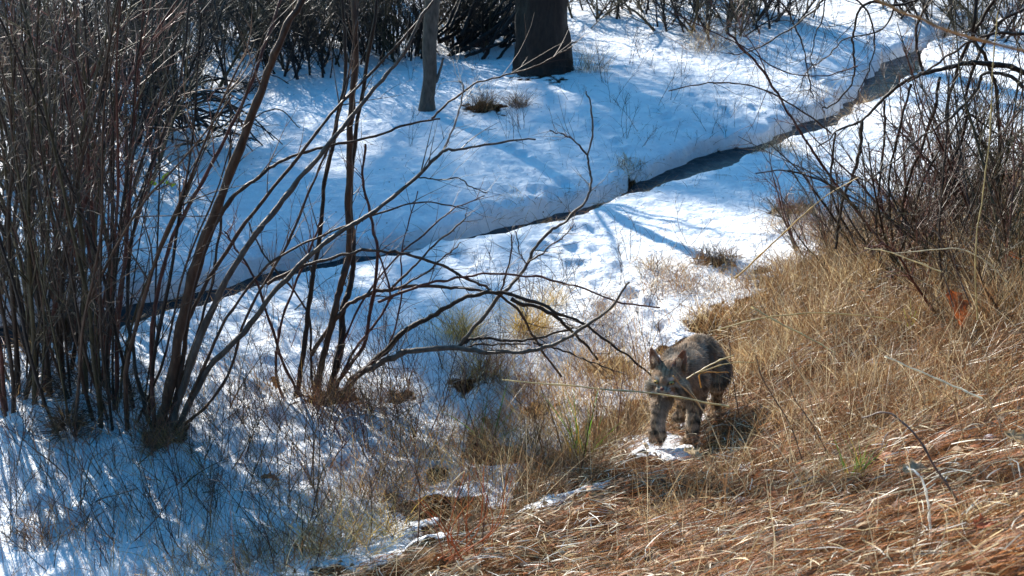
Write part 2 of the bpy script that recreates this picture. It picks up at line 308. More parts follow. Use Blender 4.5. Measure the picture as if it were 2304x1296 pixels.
# ------------------------------------------------------------------ bobcat
def build_bobcat():
    V = []; F = []; n = 0
    def ell(c, r, rot=None, k=20):
        nonlocal n
        u = np.linspace(0, 2*math.pi, k, endpoint=False); v = np.linspace(0.02, math.pi-.02, k//2+1)
        U, W_ = np.meshgrid(u, v); P = np.stack([np.cos(U)*np.sin(W_), np.sin(U)*np.sin(W_), np.cos(W_)], -1)*np.array(r)
        if rot is not None: P = P@np.array(Matrix.Rotation(rot[0], 3, rot[1])).T
        P = P+np.array(c); m = len(v); V.append(P.reshape(-1, 3))
        for i in range(m-1):
            for j in range(k): F.append([n+i*k+j, n+(i+1)*k+j, n+(i+1)*k+(j+1) % k, n+i*k+(j+1) % k])
        F.append([n+j for j in range(k)]); F.append([n+(m-1)*k+j for j in range(k)][::-1]); n += m*k
    def limb(pts):
        P = [np.array(p[:3]) for p in pts]; r = [p[3] for p in pts]
        for a in range(len(P)-1):
            L = np.linalg.norm(P[a+1]-P[a]); s = max(2, int(L/.010))
            for t in np.linspace(0, 1, s+1):
                rr = r[a]+(r[a+1]-r[a])*t; ell(P[a]+(P[a+1]-P[a])*t, (rr, rr, rr), k=12)
    # trunk
    ell((-.02, 0, .335), (.105, .078, .112)); ell((-.14, 0, .345), (.15, .076, .098)); ell((-.28, 0, .35), (.14, .074, .095)); ell((-.42, 0, .37), (.12, .088, .105)); ell((-.36, 0, .385), (.16, .070, .09))
    ell((.0, .045, .35), (.075, .045, .09)); ell((.0, -.045, .35), (.075, .045, .09)); ell((-.03, 0, .40), (.08, .05, .05))
    for s in (1, -1): ell((-.44, .055*s, .32), (.095, .050, .115))
    limb([(.02, 0, .36, .078), (.085, -.0, .372, .066), (.13, 0, .385, .055)])
    ell((.07, 0, .33), (.05, .052, .06))
    # planted front leg (its left), lifted front leg (its right)
    limb([(.0, .062, .33, .052), (-.015, .068, .25, .043), (.0, .066, .17, .034), (.02, .064, .09, .029), (.028, .064, .045, .029)])
    ell((.048, .064, .028), (.046, .040, .028))
    for q in (-.022, -.008, .008, .022): ell((.082, .064+q, .019), (.016, .010, .015), k=12)
    limb([(.01, -.062, .33, .052), (.03, -.068, .25, .045), (.085, -.070, .185, .037), (.105, -.070, .125, .030), (.100, -.070, .095, .030)])
    ell((.108, -.070, .072), (.034, .041, .040))
    for q in (-.022, -.008, .008, .022): ell((.122, -.070+q, .045), (.013, .010, .017), k=12)
    # hind legs: thigh, knee forward, hock back, foot
    limb([(-.44, .062, .31, .078), (-.37, .075, .23, .055), (-.43, .075, .17, .036), (-.485, .072, .125, .027), (-.475, .072, .06, .024), (-.46, .072, .028, .026)])
    ell((-.435, .072, .022), (.05, .031, .022))
    limb([(-.42, -.062, .31, .076), (-.30, -.074, .22, .052), (-.34, -.072, .16, .035), (-.395, -.070, .12, .027), (-.345, -.068, .055, .024), (-.325, -.068, .028, .026)])
    ell((-.30, -.068, .022), (.048, .031, .022))
    limb([(-.53, 0, .42, .028), (-.575, .015, .40, .024), (-.60, .02, .345, .021), (-.605, .02, .30, .018)])
    nb = n; nV = len(V)
    # head in its own frame: x forward, y left, z up
    ell((0, 0, 0), (.066, .058, .056)); ell((-.01, 0, .022), (.055, .050, .040)); ell((.038, 0, -.008), (.036, .034, .030)); ell((.045, 0, .012), (.028, .018, .020))
    for s in (1, -1):
        ell((.070, .0135*s, -.024), (.019, .0165, .0145)); ell((.012, .048*s, -.026), (.036, .026, .034)); ell((-.005, .058*s, -.046), (.030, .020, .030)); ell((.028, .030*s, .018), (.022, .018, .012))
        ell((.030, .036*s, -.012), (.026, .020, .020))
    ell((.078, 0, -.013), (.011, .010, .0075)); ell((.060, 0, -.043), (.017, .014, .011)); ell((.02, 0, -.045), (.04, .034, .02))
    for s in (1, -1):      # ears: hollow cones opening forward and outward
        base = np.array([-.012, .043*s, .040]); up = np.array([-.05, .34*s, 1.0]); up /= np.linalg.norm(up)
        fwd = np.array([.93, .36*s, 0]); fwd -= fwd.dot(up)*up; fwd /= np.linalg.norm(fwd); side = np.cross(up, fwd)
        H = .092; ns, na = 12, 11; rings = []
        for off in (0, .0075):
            for i in range(ns):
                t = i/(ns-1); rad = .033*(1-t)**.75*(1+.25*t)+.0022 - off*(1-.55*t)
                for j in range(na):
                    a_ = math.radians(95+170*j/(na-1)); rr = max(rad, .001)
                    rings.append(base+up*(H*t-.01)+fwd*(math.cos(a_)*rr*.85+.010*(1-t))+side*math.sin(a_)*rr)
        P = np.array(rings); V.append(P); o = ns*na
        g = lambda w, i, j: n+w*o+i*na+j
        for i in range(ns-1):
            for j in range(na-1):
                F.append([g(0, i, j), g(0, i, j+1), g(0, i+1, j+1), g(0, i+1, j)]); F.append([g(1, i, j+1), g(1, i, j), g(1, i+1, j), g(1, i+1, j+1)])
            F.append([g(0, i, 0), g(0, i+1, 0), g(1, i+1, 0), g(1, i, 0)]); F.append([g(0, i+1, na-1), g(0, i, na-1), g(1, i, na-1), g(1, i+1, na-1)])
        for j in range(na-1): F.append([g(0, 0, j+1), g(0, 0, j), g(1, 0, j), g(1, 0, j+1)]); F.append([g(0, ns-1, j), g(0, ns-1, j+1), g(1, ns-1, j+1), g(1, ns-1, j)])
        n += 2*o
    HM = Matrix.Translation((.178, -.008, .382)) @ Matrix.Rotation(math.radians(HEAD_YAW), 4, 'Z') @ Matrix.Rotation(math.radians(HEAD_PITCH), 4, 'Y') @ Matrix.Rotation(math.radians(4), 4, 'X') @ Matrix.Scale(1.10, 4)
    A = np.array(HM)
    VB = np.concatenate(V[:nV]); VB[:, 0] = np.where(VB[:, 0] < -.02, -.02+(VB[:, 0]+.02)*.66, VB[:, 0]); VB[:, 2] -= .075*sstep(-.05, -.35, VB[:, 0])*sstep(.12, .3, VB[:, 2]); VH = np.concatenate(V[nV:]); VH = VH@A[:3, :3].T+A[:3, 3]
    me = bpy.data.meshes.new('body'); me.from_pydata(np.concatenate([VB, VH]).tolist(), [], F); me.update()
    o = bpy.data.objects.new('body', me); COL.objects.link(o)
    rm = o.modifiers.new('r', 'REMESH'); rm.mode = 'VOXEL'; rm.voxel_size = .0042; rm.use_smooth_shade = True
    sm = o.modifiers.new('s', 'SMOOTH'); sm.iterations = 4; sm.factor = .5
    dg = bpy.context.evaluated_depsgraph_get(); m2 = bpy.data.meshes.new_from_object(o.evaluated_get(dg)); o.modifiers.clear(); o.data = m2; m2.name = 'body'
    nv = len(m2.vertices); P = np.empty(nv*3, np.float32); m2.vertices.foreach_get('co', P); P = P.reshape(-1, 3).astype(float)
    Nn = np.empty(nv*3, np.float32); m2.vertices.foreach_get('normal', Nn); Nn = Nn.reshape(-1, 3).astype(float)
    Ai = np.linalg.inv(A); HP = P@Ai[:3, :3].T+Ai[:3, 3]; HN = Nn@Ai[:3, :3].T; HN /= np.linalg.norm(HN, axis=1, keepdims=True)+1e-9
    ishead = (P[:, 0] > .09) & (P[:, 2] > .30) & (np.linalg.norm(HP-np.array([0, 0, .02]), axis=1) < .16) & (HP[:, 0] > -.045)
    ear = ishead & (HP[:, 2] > .052) & (np.abs(HP[:, 1]) > .018)
    x, y, z = P.T
    def n3(a, b, c, f): return vnoise(a+c*.7, b+c*.6, f)
    base = np.array([.46, .30, .18]); grey = np.array([.46, .36, .27])
    mixn = (n3(x, y, z, 30)+.5)[:, None]; C = base*(1-mixn)+grey*mixn
    # spots on the flanks, a darker line along the back, bars on the legs
    sp = sstep(.06, .17, n3(x*1.0, y*1.6, z*1.6, 34)); C = C*(1-.66*sp[:, None])
    ridge = sstep(.40, .46, z)*sstep(.06, .02, np.abs(y))*(x < .08); C = C*(1-.30*ridge[:, None])
    leg = sstep(.27, .22, z); bars = sstep(.1, .7, np.sin(z*150+n3(x, y, z, 20)*5))*leg
    C = C*(1-leg[:, None]*.0)+np.array([.10, .06, .03])*leg[:, None]*.5; C = C*(1-.68*bars[:, None])
    belly = sstep(-.35, -.8, Nn[:, 2])*sstep(.33, .28, z)*(z > .17); C = C*(1-belly[:, None])+np.array([.62, .56, .48])*belly[:, None]
    inner = sstep(.0, .5, -np.sign(y)*Nn[:, 1])*(z < .30)*(z > .10)*.7; C = C*(1-inner[:, None])+np.array([.52, .46, .38])*inner[:, None]
    toe = sstep(.035, .02, z); C = C*(1-toe[:, None]*.3)
    chest = sstep(.2, .8, Nn[:, 0])*(x > .03)*(x < .13)*(z < .36)*(z > .24)*(np.abs(y) < .06); C = C*(1-chest[:, None]*.6)+np.array([.34, .27, .19])*chest[:, None]*.6
    # the face
    hx, hy, hz = HP.T; ay = np.abs(hy)
    fc = np.array([.36, .235, .145])*np.ones((nv, 1))
    st = sstep(.2, .8, np.sin(hy*340))*sstep(.012, .03, hz)*(ay < .035); fc = fc*(1-.45*st[:, None])
    ruff = sstep(.032, .050, ay)*sstep(.012, -.01, hz); fc = fc*(1-ruff[:, None])+np.array([.44, .35, .25])*ruff[:, None]
    band = np.exp(-((ay-.046+.25*(hz+.02))/.0052)**2)*sstep(.0, -.02, hz)*(hz > -.075); fc = fc*(1-.85*np.clip(band, 0, 1)[:, None])
    band = np.exp(-((ay-.066+.2*(hz+.03))/.0050)**2)*sstep(-.01, -.03, hz); fc = fc*(1-.8*np.clip(band, 0, 1)[:, None])
    muz = sstep(.050, .062, hx)*sstep(-.006, -.016, hz)*sstep(.036, .026, ay); fc = fc*(1-muz[:, None])+np.array([.50, .40, .30])*muz[:, None]
    chin = sstep(-.034, -.040, hz)*(hx > .02)*(ay < .03); fc = fc*(1-chin[:, None])+np.array([.68, .60, .50])*chin[:, None]
    wh = muz*sstep(.3, .9, np.sin(hz*900+hy*120)); fc = fc*(1-.6*wh[:, None])
    mouth = np.exp(-((hz+.033+.10*ay)/.0035)**2)*(hx > .055)*(ay < .026); fc = fc*(1-.85*np.clip(mouth, 0, 1)[:, None])
    br = np.exp(-(((ay-.030)/.012)**2+((hz-.017)/.006)**2)); fc = fc*(1-.7*br[:, None])+np.array([.72, .64, .54])*br[:, None]*.9
    brow = np.exp(-(((ay-.030)/.016)**2+((hz+.010)/.0045)**2))*(hx > .02); fc = fc*(1-.6*brow[:, None])+np.array([.52, .48, .4])*brow[:, None]*.6
    er = np.exp(-(((ay-.0295)/.0135)**4+((hz-.0035)/.0070)**4))*(hx > .03); fc = fc*(1-.92*er[:, None])
    tear = np.exp(-((ay-.015-.1*(hz+.03))/.0035)**2)*sstep(.005, 0, hz)*(hz > -.02)*(hx > .04); fc = fc*(1-.75*tear[:, None])
    nose = np.exp(-(((hx-.086)/.012)**2+(hy/.0115)**2+((hz+.012)/.0085)**2)*1.1); nm = sstep(.35, .6, nose); fc = fc*(1-nm[:, None])+np.array([.20, .08, .06])*nm[:, None]
    br2 = sstep(.055, .07, hx)*(hz > -.008)*(ay < .014); fc = fc*(1-.3*br2[:, None])+np.array([.30, .17, .10])*br2[:, None]*.35
    # ears: pale and pinkish inside, black rim and back with a white spot
    efr = HN[:, 0]*.93+HN[:, 1]*np.sign(hy)*.36
    ein = np.array([.40, .23, .16])*np.ones((nv, 1)); tip = sstep(.105, .125, hz)
    eo = np.array([.03, .025, .022])*np.ones((nv, 1)); spot = np.exp(-(((hz-.088)/.015)**2)); eo = eo+np.array([.5, .48, .45])*spot[:, None]*.8
    mi = sstep(-.1, .3, efr)*(1-tip); ec = eo*(1-mi[:, None])+ein*mi[:, None]
    C = np.where(ishead[:, None], fc, C); C = np.where(ear[:, None], ec, C); C = np.clip(C, .008, .8)
    attr_col(m2, C); m2.materials.clear(); m2.materials.append(M_SKIN)
    # fur: short tapering hairs
    me2 = m2; me2.calc_loop_triangles(); nt_ = len(me2.loop_triangles); T = np.empty(nt_*3, np.int32); me2.loop_triangles.foreach_get('vertices', T); T = T.reshape(-1, 3)
    ar = np.linalg.norm(np.cross(P[T[:, 1]]-P[T[:, 0]], P[T[:, 2]]-P[T[:, 0]]), axis=1)
    NH = 80000; idx = rng.choice(nt_, NH, p=ar/ar.sum()); w = rng.dirichlet((1, 1, 1), NH); vi = T[idx]
    B = (P[vi]*w[:, :, None]).sum(1); bn = (Nn[vi]*w[:, :, None]).sum(1); bn /= np.linalg.norm(bn, axis=1, keepdims=True)+1e-9; bc = C[vi[:, 0]]
    hd = ishead[vi[:, 0]]; e_ = ear[vi[:, 0]]; hb = HP[vi[:, 0]]; z_ = B[:, 2]
    flow = np.where((z_ < .26)[:, None], np.array([-.15, 0, -1.0]), np.array([-.9, 0, -.35]))
    fh = (hb-np.array([.085, 0, -.012]))@A[:3, :3].T; fh /= np.linalg.norm(fh, axis=1, keepdims=True)+1e-9; flow = np.where(hd[:, None], fh, flow)
    eu = A[:3, :3]@np.array([-.05, 0, 1]); flow = np.where(e_[:, None], eu/np.linalg.norm(eu), flow)
    flow = flow-(flow*bn).sum(1)[:, None]*bn; D = .42*bn+.8*flow+rng.normal(0, .16, (NH, 3)); D /= np.linalg.norm(D, axis=1, keepdims=True)
    face = hd & (hb[:, 0] > .03) & (np.abs(hb[:, 1]) < .042)
    L = np.where(z_ > .26, .026, .013)*rng.uniform(.6, 1.25, NH); L = np.where(hd, .011, L); L = np.where(face, .0045, L); L = np.where(hd & (np.abs(hb[:, 1]) > .045) & (hb[:, 2] < -.01), .024, L); L = np.where(e_, .007, L)
    L = np.where((z_ > .2) & (z_ < .3) & ~hd, .024, L)
    keep = ~((nose[vi[:, 0]] > .35) | (er[vi[:, 0]]*ishead[vi[:, 0]] > .2)); t = np.linspace(0, 1, 3)[None, :, None]
    PP = B[:, None]+D[:, None]*L[:, None, None]*t-np.array([0, 0, .15])*L[:, None, None]*t*t
    cc = bc*rng.uniform(.65, 1.45, (NH, 1)); Vf, Ff, Cf = ribbons(PP[keep], np.full(keep.sum(), .0016), cc[keep], side=bn[keep]+rng.normal(0, .3, (keep.sum(), 3)))
    # ear tufts and whiskers
    WP = []; 
    for s in (1, -1):
        tp = np.array([-.016, .043*s+.030*s, .122])
        for _ in range(14): WP.append((tp+rng.normal(0, .002, 3), np.array([-.1, .2*s, 1])+rng.normal(0, .1, 3), .022, (.02, .018, .016), .0016))
        for _ in range(9): WP.append((np.array([.076, .018*s, -.024])+rng.normal(0, .004, 3), np.array([.25, 1.0*s, rng.uniform(-.35, .15)]), .06, (.75, .72, .68), .0007))
        for _ in range(60): WP.append((np.array([.0, (.035+rng.random()*.02)*s, .045+rng.random()*.02]), np.array([.2, .3*s, 1])+rng.normal(0, .2, 3), .032, (.6, .5, .4), .0012))
    b0 = np.array([q[0] for q in WP]); d0 = np.array([q[1]/np.linalg.norm(q[1]) for q in WP]); l0 = np.array([q[2] for q in WP])
    pw = b0[:, None]+d0[:, None]*l0[:, None, None]*t; pw = pw@A[:3, :3].T+A[:3, 3]
    V2, F2, C2 = ribbons(pw, np.array([q[4] for q in WP]), np.array([q[3] for q in WP]))
    root = thing('bobcat', 'grey brown spotted bobcat walking out of the snow with one front paw lifted', 'bobcat')
    o.parent = root
    link('fur', mesh_np('fur', np.concatenate([Vf, V2]), np.concatenate([Ff, F2+len(Vf)]), np.concatenate([Cf, C2])), M_FUR, root)
    m, tt, p = mat_new('eye'); tc = N(tt, 'ShaderNodeTexCoord'); cr = N(tt, 'ShaderNodeValToRGB'); cr.color_ramp.interpolation = 'CONSTANT'; ce = cr.color_ramp.elements
    vm = N(tt, 'ShaderNodeVectorMath', operation='LENGTH'); mp = N(tt, 'ShaderNodeMapping'); mp.inputs['Scale'].default_value = (0, 1, 1); tt.links.new(tc.outputs['Object'], mp.inputs[0]); tt.links.new(mp.outputs[0], vm.inputs[0])
    tt.links.new(vm.outputs['Value'], cr.inputs[0]); ce[0].color = (.003, .003, .003, 1); ce[1].position = .0032; ce[1].color = (.42, .27, .07, 1); q = ce.new(.0085); q.color = (.02, .015, .01, 1)
    tt.links.new(cr.outputs[0], p.inputs['Base Color']); p.inputs['Roughness'].default_value = .08
    for s in (1, -1):
        k = 16; u = np.linspace(0, 2*math.pi, k, endpoint=False); v = np.linspace(0.01, math.pi-.01, 10); U, W_ = np.meshgrid(u, v)
        Pe = np.stack([np.cos(W_), np.cos(U)*np.sin(W_), np.sin(U)*np.sin(W_)], -1).reshape(-1, 3)*np.array([.0105, .0120, .0075])
        i = (np.arange(9)[:, None]*k); j = np.arange(k)[None]; Fe = np.stack([i+j, i+(j+1) % k, i+k+(j+1) % k, i+k+j], -1).reshape(-1, 4)
        e = link('eye', mesh_np('eye', Pe, Fe), m, root); e.matrix_local = HM @ Matrix.Translation((.0545, .0295*s, .003)) @ Matrix.Rotation(.28*s, 4, 'Z')
    return root
HEAD_YAW = 4; HEAD_PITCH = 0
cat = build_bobcat()
HEAD = math.atan2(-.90, -.42)
g = ground(1546, 1014); cat.rotation_euler = (math.radians(2), math.radians(-3), HEAD); cat.scale = (1.07, 1.07, 1.07)
g = ground(1550, 1012); off = Matrix.Rotation(HEAD, 3, 'Z') @ Vector((.05, .064, 0)); cat.location = (g[0]-off.x, g[1]-off.y, g[2]-.012)

# ------------------------------------------------------------------ woody plants
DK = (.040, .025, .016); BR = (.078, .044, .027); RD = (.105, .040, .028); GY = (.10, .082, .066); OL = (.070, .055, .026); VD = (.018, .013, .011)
def px_curve(pts, Yb, dY=0.0, n=None, wob=.007):
    """pixel outline of a branch -> points in space at its own distance (Yb at the foot, Yb+dY at the tip)"""
    m = len(pts); n = n or max(14, m*7); P = np.array([at_y(u, v, Yb+dY*i/(m-1)) for i, (u, v) in enumerate(pts)])
    P = spline(P, n); w = rng.normal(0, wob, (n, 3)); w[:, 1] *= 3
    k = np.array([.25, .5, .25]); w = np.stack([np.convolve(w[:, c], k, 'same') for c in range(3)], 1); w[0] = 0; w[-1] = 0
    return P+w*.6
def traced(root, name, pts, wpx, Yb, dY=0, col=BR, tw=8, twL=(.12, .5), tb=None, k=7, sub=1):
    P = px_curve(pts, Yb, dY); dist = np.linalg.norm(P-CAM, axis=1); r = np.linspace(wpx[0], wpx[1], len(P))*.82/2/F_PX*dist
    T = Tubes(root.location); P = P+rng.normal(0, 1, P.shape)*r[:, None]*.08; T.add(P, r, col, k, .28); T.build(name, M_BARK, root)
    if tb is not None: twigs_on(tb, P, r.mean(), np.array(col)*1.1, tw, twL, sub)
    return P
def clump(label, u, v, n, H=(2.4, 3.4), lean=(0, 0), spread=.22, r=(.008, .018), r0=.12, cols=(DK, BR, OL), tw=10, twL=(.2, .7), name='willow_shrub', group=None, wig=.05, snowcap=False, loc=None, k=6, sub=2, npt=10, foot=False):
    g = ground(u, v) if loc is None else np.array([loc[0], loc[1], float(height(loc[0], loc[1]))]); root = thing(name, label, 'shrub', g, group); tb = Tubes(g)
    for i in range(n):
        a = rng.uniform(0, 2*math.pi); p = g+np.array([math.cos(a), math.sin(a), 0])*r0*rng.random()**.5; p[2] = float(height(p[0], p[1]))-.14
        d = np.array([lean[0]+rng.normal(0, spread)+.12*math.cos(a), lean[1]+rng.normal(0, spread)+.12*math.sin(a), 1.0]); rr = rng.uniform(*r); L = rng.uniform(*H)
        P = walk(p, d, L, npt, wig); T = Tubes(g); c = cols[rng.integers(len(cols))]
        P = spline(P, npt*2); T.add(P, rr*np.linspace(1.25, .35, npt*2), c, k, .3); T.build('stem', M_BARK, root)
        twigs_on(tb, P, rr, c, tw, twL, sub)
    tb.build('twigs', M_TWIG, root)
    if foot:      # shaggy dead growth round the foot
        m_ = 420; a = rng.uniform(0, 6.3, m_); rr_ = r0*1.25*rng.random(m_)**.5; B = np.stack([np.cos(a)*rr_+g[0], np.sin(a)*rr_+g[1]], 1); B = np.column_stack([B, height(B[:, 0], B[:, 1])+.01+.10*rng.random(m_)*(rr_ < r0)])-g
        Vv, Ff, Cc = upright(B, rng.uniform(.04, .2, m_), rng.uniform(.1, 1.5, m_), rng.uniform(.002, .006, m_), pick([(.07, .045, .028), (.12, .065, .035), (.04, .028, .02), (.2, .13, .06)], m_, .3), 4, rng.uniform(.1, .8, m_), a)
        link('dead_growth', mesh_np('dead_growth', Vv, Ff, Cc), M_GRASS, root)
    return root

# tall left-hand clumps (near)
for lab, u, v, n, r0, ln in [
    ('tall willow clump at the left edge of the snow, thickest and darkest stems', 25, 925, 9, .16, (.0, .1)),
    ('tall willow clump with dark upright stems just right of the left edge clump', 80, 860, 8, .14, (.02, .1)),
    ('willow clump with an old brown snowy base, second from the leaning stems', 205, 880, 8, .12, (.03, .05)),
    ('willow clump with hollow dark foot beside the long leaning stems', 268, 945, 7, .10, (.12, .05)),
    ('single thin curved willow with a stubby foot in front of the dark clumps', 155, 985, 2, .03, (-.12, .1)),
    ('low footed willow clump behind the stubby curved one', 130, 800, 8, .15, (.05, .1)),
    ('upright willow clump on the stream bank behind the dark left clumps', 60, 740, 9, .2, (.02, .1)),
    ('willow clump on the stream bank with red young stems', 230, 760, 8, .2, (.1, .08)),
    ('willow clump half off the left edge by the stream', -60, 800, 7, .25, (.02, .1)),
]:
    gy_ = ground(u, v)[1]; clump(lab, u, v, int(n*1.7), (3.6-.19*gy_, 4.2-.19*gy_), ln, .11, (.004, .016), r0*1.6, (DK, DK, BR, OL, VD, RD), 11, (.2, .8), sub=3, wig=.07, foot=True)

# the shrub with long leaning stems
g = ground(368, 985); S = thing('leaning_shrub', 'shrub whose long bare stems lean up to the right across the snow', 'shrub', g); tb = Tubes(g); y0 = g[1]
for pts, w, dY, c in [
    ([(352, 1000), (385, 850), (430, 620), (500, 440), (575, 230), (640, 70), (690, -20)], (34, 20), .4, BR),
    ([(380, 985), (417, 848), (486, 678), (555, 556), (607, 487), (677, 400), (760, 300), (830, 215), (900, 130), (960, 20)], (24, 9), .8, GY),
    ([(395, 985), (455, 850), (549, 744), (642, 629), (729, 549), (800, 501), (854, 466), (934, 401), (993, 344), (1028, 335), (1097, 325), (1205, 314)], (20, 6), .5, GY),
    ([(375, 990), (405, 850), (425, 700), (470, 540), (521, 448), (590, 392), (642, 358), (729, 333), (819, 312), (906, 281), (990, 267)], (16, 6), .9, BR),
    ([(360, 980), (395, 800), (450, 660), (540, 520), (690, 330), (760, 240), (840, 160), (930, 60), (980, -10)], (14, 6), 1.1, BR),
    ([(350, 985), (340, 760), (380, 560), (470, 380), (560, 200), (610, 60), (640, -20)], (14, 8), 1.0, RD),
    ([(390, 980), (470, 800), (520, 700), (600, 600), (700, 540), (850, 480), (960, 455), (1046, 470)], (11, 4), .4, BR),
    ([(345, 975), (300, 800), (290, 600), (330, 400), (400, 200), (430, -20)], (13, 7), 1.2, DK),
    ([(370, 975), (440, 760), (480, 620), (500, 480), (520, 300), (500, 100), (480, -20)], (10, 5), 1.3, DK),
    ([(385, 985), (500, 870), (560, 700), (640, 560), (700, 420), (740, 330), (780, 190), (800, 60), (810, -20)], (10, 5), 1.0, BR),
    ([(972, 266), (1010, 230), (1073, 187), (1130, 172), (1194, 153), (1264, 118), (1288, 104)], (7, 3), 0, BR),
    ([(993, 344), (1014, 306), (1035, 240), (1042, 194), (1031, 182)], (7, 4), 0, (.35, .32, .28)),
    ([(934, 399), (985, 403), (1035, 403), (1060, 422), (1097, 434)], (5, 3), 0, DK),
]:
    yy = y0 if pts[0][1] > 900 else y0+.55
    traced(S, 'stem', pts, (w[0]*.88, w[1]*.85), yy, dY, c, 9, (.1, .45), tb)
tb.build('twigs', M_TWIG, S)

# the dark upright shrub in the middle
g = ground(735, 905); S = thing('upright_shrub', 'upright shrub of straight dark stems rising between the leaning and the arching shrubs', 'shrub', g); tb = Tubes(g); y0 = g[1]
for pts, w, dY, c in [
    ([(700, 920), (730, 800), (757, 690), (771, 626), (785, 556), (785, 400), (790, 250), (800, 100), (795, -20)], (19, 17), .5, BR),
    ([(735, 915), (764, 782), (771, 695), (788, 643), (795, 566), (790, 450), (800, 300), (830, 120), (850, -20)], (20, 9), .7, DK),
    ([(660, 930), (680, 800), (700, 640), (715, 556), (733, 400), (760, 260), (778, 150), (770, -20)], (15, 9), .8, DK),
    ([(720, 915), (815, 780), (835, 690), (850, 567), (833, 487), (816, 400), (822, 325)], (11, 6), .2, RD),
    ([(690, 920), (640, 820), (580, 640), (530, 560), (505, 520)], (9, 4), -.1, RD),
    ([(740, 910), (790, 800), (850, 720), (878, 657), (850, 567)], (8, 5), .1, RD),
    ([(650, 930), (620, 830), (640, 700), (700, 560), (720, 500)], (9, 5), .3, RD),
    ([(710, 930), (700, 820), (690, 700), (600, 580), (560, 500)], (8, 4), .4, BR),
    ([(750, 900), (830, 820), (870, 790), (900, 680), (905, 560), (940, 430)], (7, 3), .2, RD),
    ([(745, 900), (760, 800), (840, 640), (960, 520), (1020, 470), (1090, 440)], (7, 3), .4, RD),
]:
    traced(S, 'stem', pts, w, y0, dY, c, 11, (.12, .45), tb, sub=1)
tb.build('twigs', M_TWIG, S)

# the arching shrub
g = ground(770, 890); S = thing('arching_shrub', 'shrub with thick grey branches arching low to the right over the snow towards the bobcat', 'shrub', g); tb = Tubes(g); y0 = g[1]
for pts, w, dY, c in [
    ([(760, 900), (800, 850), (864, 792), (920, 737), (976, 712), (1010, 688), (1052, 667), (1114, 660), (1180, 672), (1253, 702), (1319, 733), (1375, 775), (1437, 820), (1470, 850)], (17, 5), -.3, DK),
    ([(765, 905), (799, 848), (865, 813), (924, 789), (1028, 782), (1097, 792), (1184, 789), (1253, 772), (1319, 733), (1375, 688), (1415, 636)], (20, 6), -.4, GY),
    ([(700, 800), (771, 698), (819, 667), (871, 653), (930, 643), (1010, 646), (1062, 653), (1114, 660)], (12, 7), .1, BR),
    ([(600, 640), (680, 600), (750, 579), (819, 563), (882, 567), (941, 580), (1007, 605), (1062, 632), (1111, 658), (1167, 699), (1194, 747), (1212, 775), (1264, 848)], (9, 6), 0, BR),
    ([(850, 680), (944, 643), (1010, 629), (1080, 617), (1149, 618), (1236, 629), (1305, 646), (1392, 678), (1486, 692)], (8, 4), -.1, RD),
    ([(1028, 782), (1073, 730), (1125, 664), (1153, 640), (1187, 594), (1201, 563), (1236, 521), (1271, 497), (1319, 452), (1330, 417), (1328, 389), (1323, 350), (1333, 302), (1330, 243), (1319, 205)], (11, 4), .3, GY),
    ([(1323, 350), (1292, 316), (1260, 300), (1236, 293)], (5, 3), 0, BR),
    ([(1028, 782), (1049, 768), (1087, 759), (1149, 768), (1201, 761), (1271, 744), (1319, 730)], (9, 6), 0, DK),
    ([(1028, 784), (1080, 776), (1132, 773), (1194, 777)], (7, 4), 0, DK),
    ([(1150, 672), (1229, 699), (1271, 730), (1305, 761), (1345, 810)], (12, 6), 0, DK),
    ([(1125, 666), (1132, 640), (1148, 580), (1151, 528)], (6, 4), 0, BR),
    ([(1187, 594), (1230, 560), (1270, 530), (1290, 505)], (5, 3), 0, BR),
    ([(1187, 594), (1170, 570), (1160, 520)], (4, 3), 0, BR),
    ([(875, 655), (940, 590), (990, 540), (1040, 500), (1050, 480)], (7, 3), .1, BR),
    ([(890, 650), (960, 610), (1010, 570), (1036, 545)], (6, 3), .1, BR),
    ([(1200, 770), (1260, 785), (1330, 815), (1400, 840)], (6, 3), -.1, DK),
]:
    Yb = y0 if pts[0][1] > 780 and pts[0][0] < 900 else y0-.12
    traced(S, 'branch', pts, w, Yb, dY, c, 11, (.06, .3), tb)
tb.build('twigs', M_TWIG, S)

# thin red-brown brush round the feet of those shrubs
for lab, u, v, n in [
    ('low tangle of red brown twigs at the foot of the upright shrub', 700, 930, 26), ('low red brown twigs between the upright and arching shrubs', 850, 900, 24),
    ('low brush of thin stems under the arching branches', 960, 860, 24), ('low brush of thin stems at the foot of the leaning shrub', 380, 1040, 22),
    ('low twiggy brush just right of the leaning shrub foot', 500, 960, 20), ('low twiggy brush in front of the upright shrub', 620, 1010, 20),
    ('thin brush of straight stems with the most snow around it in the lower middle', 760, 1040, 18), ('dead brush at the centre bottom among straw', 880, 1060, 18), ('dead brush between the centre straw and the bobcat', 1010, 960, 20), ('thin brown brush standing just left of the bobcat', 1370, 900, 14),
    ('thin brown weeds over the broken snow patches', 1130, 1130, 16), ('thin brown weeds left of the lowest snow patch', 900, 1180, 24), ('tangled stalks at the bottom edge left of centre', 730, 1200, 24), ('thin weeds below the green sedge', 1260, 1060, 10),
    ('low dry brush in the lower left snow before the leaning shrub', 330, 1130, 22), ('low dry brush in the shaded snow near the lower left corner', 150, 1130, 16), ('low brown brush right of the lower left snow', 560, 1130, 24),
    ('bare brush between the leaning shrub and the stream', 560, 800, 14), ('thin upright brush near the stream under the dark stems', 640, 700, 10)]:
    clump(lab, u, v, n, (.28, .72), (0, .0), .36, (.0018, .0040), .46, (RD, BR, (.14, .09, .05), OL), 7, (.08, .26), 'low_brush', wig=.09, k=4, sub=1, npt=7)

